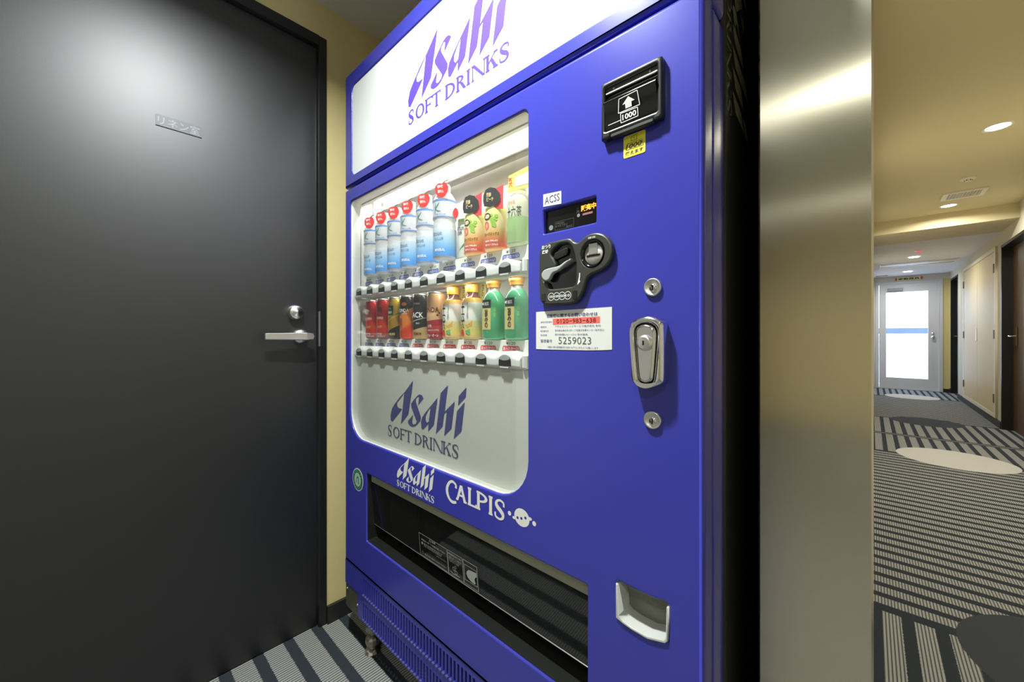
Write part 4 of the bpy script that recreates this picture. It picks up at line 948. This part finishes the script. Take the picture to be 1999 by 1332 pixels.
can('coffee_can', 'black coffee can with beige foot', [(0, cr(206, 178, 120)), (.23, cr(30, 33, 38)), (.42, cr(200, 196, 180)), (.435, cr(30, 33, 38)), (.93, cr(90, 92, 80)), (.945, cr(30, 33, 38)), (.98, cr(200, 180, 120))], -.9190, slope=-.25, R=.0270, metal=.1, prints=[('BLACK', -.038, .016, .058, .073, WHT), ('WONDA', -.014, .006, .094, .099, GREYW), ('無糖', -.006, .006, .040, .045, GREYW), ('#', -.010, .002, .078, .090, DGREEN), ('PREMIUM', -.014, .010, .010, .018, MAROON)])
r = can('coffee_can', 'pink and beige coffee can with red card behind it', [(0, cr(170, 36, 50)), (.12, cr(204, 60, 70)), (.27, cr(170, 40, 50)), (.40, cr(220, 178, 130)), (.95, cr(226, 190, 150))], -.8510, slope=-.12, R=.0275, H=.123, metal=.1, prints=[('WONDA', -.046, .018, .070, .083, mat('wine_print', srgb(96, 26, 24), .4)), ('カフェ・オ・レ', -.022, .016, .006, .013, WHT), ('MILK & COFFEE', -.014, .018, .021, .025, GREYW), ('@', .010, .017, .060, .065, MAROON), ('@', .016, .021, .066, .070, MAROON), ('甘熟', -.016, -.002, .030, .038, GREYW)])
G().plate([(-.026, .020), (.027, .020), (.027, .131), (-.026, .128)], .0300, .001).obj('red_card', mat('deep_red_card', srgb(176, 24, 34), .5), r)
# warm tea bottles with yellow neck card
def warm_tea():
    r = root('tea_bottle', (0, 0, 0), 'x', 'bottle', 'warm sixteen tea bottles in the lower row')
    R = .0275
    G().lathe([(0, 0), (R * .9, 0), (R, .006), (R * .95, .012), (R, .020), (R, .080), (R * .96, .090), (R * .80, .099)], (0, 0, 0), n=26).obj('bottle_body', zmat('warm_tea_print', [(0, srgb(226, 190, 120)), (.10, srgb(224, 196, 130)), (.2, srgb(232, 214, 110)), (.42, srgb(226, 214, 160)), (.5, srgb(240, 238, 228)), (.88, srgb(242, 240, 234)), (.93, srgb(236, 190, 90))], interp='LINEAR', H=.097), r)
    G().lathe([(R * .80, .099), (.0140, .106), (.0135, .116)], (0, 0, 0), n=20).obj('bottle_neck', mat('brown_tea', srgb(120, 74, 62), .15), r)
    G().lathe([(.0150, .113), (.0155, .131), (.014, .133), (0, .133)], (0, 0, 0), n=20).obj('cap', mat('amber_cap', srgb(236, 176, 60), .4), r)
    g = G(); text_g('十\n六\n茶', -.0240, -.010, .024, .088, 0, g, bold=.02, line=.8); wrap(g, R + .0008, 0).obj('lettering', INKB, r)
    g = G(); text_g('す\nっ\nき\nり\n焙\n煎', -.004, .0005, .048, .088, 0, g, line=.8); wrap(g, R + .0008, 0).obj('lettering', M['ink_grey'], r)
    g = G().plate(circ(-.018, .016, .006, .008, 14), 0, 0); wrap(g, R + .0007, 0).obj('red_seal', RED, r)
    g = G()
    for a, b, c in ((-.004, .018, .004), (.001, .015, .004), (.002, .021, .003)): g.plate(circ(a, b, c, n=8), 0, 0)
    wrap(g, R + .0007, 0).obj('leaf_print', mat('leaf_green_print', srgb(110, 180, 110), .4), r)
    g = G()
    for q in ribbon([(-.008, .034), (-.002, .031), (.006, .035), (.010, .045)], [.001, .006, .008, .001]): g.plate(q, 0, 0)
    wrap(g, R + .0007, 0).obj('grain_print', mat('ochre_print', srgb(222, 170, 70), .4), r)
    cd = G().plate([(-.027, .134), (-.022, .098), (.020, .098), (.029, .112), (.029, .138), (.0, .135)], .0160, .001).obj('neck_card', mat('yellow_neck_card', srgb(234, 214, 120), .5), r)
    g = G(); text_g('香\nば\nし', -.024, -.018, .108, .130, .0155, g, bold=.03); text_g('や\nさ\nし\nい', .018, .025, .105, .135, .0155, g, bold=.03, line=.85); g.obj('lettering', INKB, cd)
    return r
t = warm_tea(); place(t, -.7826, SH2); t['label'] = 'warm tea bottle with amber cap next to the pink coffee can'
mk_copy(t, (-.7090, .623, SH2), 'warm tea bottle with amber cap next to the green bottles')
# green bottles
GRN = mat('green_tea_liquid', srgb(92, 196, 140), .1, spec=.6, alpha=.92)
def green_tea():
    r = root('green_tea_bottle', (0, 0, 0), 'x', 'bottle', 'green tea bottles at the right end of the lower row')
    R = .0275
    G().lathe([(0, 0), (R * .88, 0), (R, .005), (R, .078), (R * .94, .090), (R * .74, .102), (.0145, .109)], (0, 0, 0), n=26).obj('bottle_body', GRN, r)
    G().lathe([(.0145, .109), (.0125, .112), (.0125, .122)], (0, 0, 0), n=20).obj('bottle_neck', mat('clear_neck', srgb(205, 205, 190), .15, alpha=.7), r)
    G().lathe([(.0150, .118), (.0155, .126), (.0175, .127), (.0178, .134), (.016, .136), (0, .136)], (0, 0, 0), n=20).obj('cap', mat('orange_gold_cap', srgb(226, 160, 66), .4), r)
    def patch(a, b, c, d, m_, nm):
        g = G(); n = 8
        for i in range(n):
            x0 = a + (b - a) * i / n; x1 = a + (b - a) * (i + 1) / n; g.add([(x0, 0, c), (x1, 0, c), (x1, 0, d), (x0, 0, d)], [(0, 1, 2, 3)])
        return wrap(g, R + .0006, 0).obj(nm, m_, r)
    lb = patch(-.024, .002, .022, .070, mat('straw_label', srgb(214, 196, 124), .5), 'straw_label')
    hb = patch(-.024, .002, .070, .089, DGREEN, 'dark_label_head')
    g = G(); text_g('旨\nみ\nの', -.0140, -.0045, .026, .068, 0, g, bold=.015, line=.85); wrap(g, R + .0012, 0).obj('lettering', INKB, lb)
    g = G(); text_g('うま茶', -.018, -.002, .076, .084, 0, g, bold=.03); g.plate(circ(-.0205, .0800, .0028, n=12), 0, 0); wrap(g, R + .0012, 0).obj('lettering', WHT, hb)
    g = G(); text_g('緑\n茶', .008, .014, .050, .072, 0, g, bold=.01); wrap(g, R + .0012, 0).obj('lettering', mat('lime_print', srgb(170, 214, 110), .4), r)
    return r
t = green_tea(); place(t, -.6350, SH2); t['label'] = 'green tea bottle with straw label, nearer the warm tea bottles'
mk_copy(t, (-.5640, .623, SH2), 'green tea bottle with straw label at the right end of the lower row')

# ------------------------------------------------------------------ ceiling lamps
DL = []
NAMES = ['round downlight above the floor in front of the drink machine', 'round downlight behind the viewer, nearer one', 'round downlight behind the viewer, farther one', 'round downlight just above the near corridor end',
         'largest round downlight seen in the corridor ceiling', 'round downlight beside the square ceiling grille', 'round downlight in the low pale ceiling, nearer one', 'round downlight just before the end door sign']
for k, ((x, y, z, p, c), nm) in enumerate(zip(LAMPS, NAMES)):
    L = root('ceiling_downlight', (x, y, z), nm, 'downlight', 'round recessed downlights')
    G().lathe([(.050, -.002), (.054, -.004), (.064, -.003), (.066, 0)], (x, y, z), n=32).obj('trim_ring', M['lamp_ring'], L)
    G().lathe([(.051, -.0015), (0, -.0015)], (x, y, z), n=32).obj('diffuser', M['lamp'], L)
    ld = bpy.data.lights.new('downlight_bulb', 'AREA'); ld.shape = 'DISK'; ld.size = .10; ld.spread = math.radians(152 if k < 3 else 165); ld.energy = p; ld.color = c
    lo = bpy.data.objects.new('downlight_bulb', ld); link(lo); lo.parent = L; lo.location = (0, 0, -.006)

# ------------------------------------------------------------------ corridor things
gr = root('ceiling_grille', (.60, 5.22, 2.26), 'square lattice ceiling grille beside the second corridor downlight', 'grille')
g = G().plate(rr(.47, .73, 5.10, 5.34, .01), 0, .012, holes=[rr(.50, .70, 5.13, 5.31, .004)], bev=.003); g.xform(lambda x, y, z: (x, z, 2.248 + y)); g.obj('frame', M['closet_fr'], gr)
g = G()
for k in range(11): g.box(.50 + k * .019, .505 + k * .019, 5.13, 5.31, 2.251, 2.256)
for k in range(9): g.box(.50, .70, 5.135 + k * .020, 5.140 + k * .020, 2.251, 2.256)
g.obj('lattice', M['lamp_ring'], gr)
G().box(.50, .70, 5.13, 5.31, 2.257, 2.2595).obj('dark_plenum', M['ink_grey'], gr)
sd = root('smoke_detector', (.57, 4.74, 2.26), 'small round detector between the two corridor downlights', 'detector')
G().lathe([(.045, 0), (.045, -.006), (.034, -.012), (.020, -.014), (.018, -.022), (0, -.024)], (.57, 4.74, 2.26), n=22).obj('housing', M['closet_fr'], sd)
g = G()
for k in range(6): a = k * PI / 3; g.box(.57 + .020 * math.cos(a) - .003, .57 + .020 * math.cos(a) + .003, 4.74 + .02 * math.sin(a) - .003, 4.74 + .02 * math.sin(a) + .003, 2.240, 2.247)
g.obj('sensor_cage', M['ink_grey'], sd)
fd = root('alarm_lamp', (.46, 7.35, 2.124), 'small red alarm lamp on the low pale ceiling', 'alarm lamp')
G().lathe([(.034, 0), (.034, -.008), (.022, -.014), (0, -.020)], (.46, 7.35, 2.124), n=18).obj('red_lens', mat('red_lens', srgb(230, 60, 80), .3, emit=(1, .15, .2), estr=.6), fd)
G().lathe([(.044, 0), (.044, -.004), (.034, -.005)], (.46, 7.35, 2.124), n=18).obj('base', WHT, fd)
ld_ = root('ceiling_diffuser', (.50, 8.55, 2.124), 'long white slot diffuser across the low pale ceiling', 'diffuser')
G().box(.10, .93, 8.42, 8.80, 2.115, 2.124, b=.002).obj('panel', M['closet_fr'], ld_)
for y in (8.46, 8.70): G().box(.12, .91, y, y + .025, 2.1125, 2.1152).obj('slot', M['ink_grey'], ld_)
vg = root('wall_vent', (.14, YE - .3, 2.124), 'small black slotted vent near the top of the end wall', 'vent')
G().box(.07, .23, YE - .36, YE - .26, 2.118, 2.124).obj('vent_frame', M['ink_grey'], vg)
for k in range(8): G().box(.078 + k * .019, .088 + k * .019, YE - .355, YE - .265, 2.115, 2.1182).obj('slat', M['closet_fr'], vg)
es = root('escape_sign', (.515, YE, 2.05), 'pale sign with four dark characters above the glazed end door', 'sign')
G().box(.33, .70, YE - .014, YE, 2.040, 2.100, b=.002).obj('sign_plate', mat('cream_sign', srgb(238, 236, 205), .5), es)
text_g('避難器具', .375, .655, 2.050, 2.090, YE - .0145, bold=.02).obj('lettering', M['ink'], es)
g = G()
for x in (.335, .668): g.box(x, x + .028, YE - .0148, YE - .0142, 2.044, 2.096)
g.obj('red_end', mat('sign_red', srgb(214, 90, 100), .5), es)

# glazed end door and what stands beyond it
d4 = root('door_4', (.50, YE, 0), kind=S)
g = G().plate(rr(.07, .945, 0, 2.03, 0), YE - .01, .08, holes=[rr(.115, .900, .02, 1.985, 0)], bev=.002); g.obj('door_frame', M['white_door'], d4)
g = G().plate(rr(.118, .897, .022, 1.982, 0), YE + .01, .04, holes=[rr(.2157, .7646, .215, 1.83, .002, 1)], bev=.003); g.obj('door_leaf', M['white_door'], d4)
G().box(.2157, .7646, YE + .028, YE + .034, .215, 1.83).obj('door_pane', M['door_glass'], d4)
G().lathe([(0, -.055), (.018, -.052), (.026, -.040), (.018, -.028), (.010, -.022), (.010, -.006), (.028, -.004), (.028, 0)], (.822, YE + .01, .985), 'Y', 18).obj('door_knob', M['satin'], d4)
G().lathe([(0, -.010), (.020, -.008), (.024, 0)], (.822, YE + .01, 1.045), 'Y', 16).obj('thumb_turn', M['satin'], d4)
g = G().box(.24, .44, YE - .045, YE + .01, 1.855, 1.905, b=.004); g.obj('door_closer', mat('grey_closer', srgb(150, 152, 160), .4), d4)
bal = root('balcony_parapet', (.5, 11.55, 0), 'white balcony parapet with grey band outside the glazed end door', 'parapet')
for x in (-.75, .0, .75, 1.5): G().box(x + .004, x + .746, 11.5, 11.56, .12, 1.02).obj('parapet_panel', M['concrete'], bal)
G().box(-.8, 2.3, 11.48, 11.58, 1.05, 1.17).obj('grey_rail', M['band_grey'], bal)
G().box(-.8, 2.3, 11.50, 11.56, .0, .12).obj('curb', M['concrete'], bal)
G().box(-.8, 2.3, YE + .12, 11.6, -.12, -.02).obj('floor_balcony', M['concrete'], kind=S)

# dark recessed doors in the right wall
def side_door(name, y0, y1, zt, knob_y, slab_m, dep):
    d = root(name, (XR, (y0 + y1) / 2, 0), kind=S)
    g = G().box(XR - .004, XR + dep + .04, y0, y0 + .028, 0, zt).box(XR - .004, XR + dep + .04, y1 - .028, y1, 0, zt).box(XR - .004, XR + dep + .04, y0, y1, zt - .03, zt)
    g.obj('door_frame', M['frame_black'], d)
    G().box(XR + dep, XR + dep + .035, y0 + .03, y1 - .03, .005, zt - .033).obj('door_slab', slab_m, d)
    return d
d2 = side_door('door_2', 5.75, 6.63, 1.975, 6.5, M['brown'], .075)
G().box(XR + .065, XR + .075, 6.43, 6.50, .90, 1.09, b=.003).obj('lock_plate', M['bronze'], d2)
g = G().tube([(XR + .07, 6.465, 1.0), (XR + .02, 6.465, 1.0)], .009, 10); g.tube([(XR + .022, 6.470, 1.0), (XR + .018, 6.43, 1.003), (XR + .020, 6.38, .998), (XR + .024, 6.35, 1.0)], .008, 10)
g.obj('lever_handle', M['chrome'], d2)
d3 = side_door('door_3', 9.45, 10.22, 2.0, 9.6, mat('blue_black_door', srgb(56, 60, 72), .35), .075)
g = G().tube([(XR + .07, 10.1, 1.0), (XR + .02, 10.1, 1.0)], .009, 8); g.tube([(XR + .02, 10.1, 1.0), (XR + .02, 9.99, 1.0)], .008, 8); g.obj('lever_handle', M['chrome'], d3)
# closet with two tall cream doors
ct = root('wall_closet', (XR, 7.80, 0), 'tall cream double-door wall closet with white frame in the corridor', 'closet')
def onright(g): return g.xform(lambda x, y, z: (XR + y, x, z))
g = G().plate(rr(6.80, 8.86, .085, 2.0, 0), -.018, .018, holes=[rr(6.86, 8.80, .13, 1.955, 0)], bev=.002); g.xform(lambda x, y, z: (XR + y, x, z)); g.obj('frame', M['closet_fr'], ct)
for a, b in ((6.865, 7.812), (7.818, 8.795)):
    G().box(XR - .014, XR, a, b, .135, 1.95, b=.002).obj('closet_door', M['closet'], ct)
for yy in (6.862, 8.798):
    for zz in (.30, 1.02, 1.76): G().box(XR - .024, XR - .012, yy - .022, yy + .022, zz - .05, zz + .05).obj('hinge', M['bronze'], ct)
G().box(XR - .020, XR - .014, 7.84, 7.87, .94, 1.10).obj('finger_pull', M['satin'], ct)
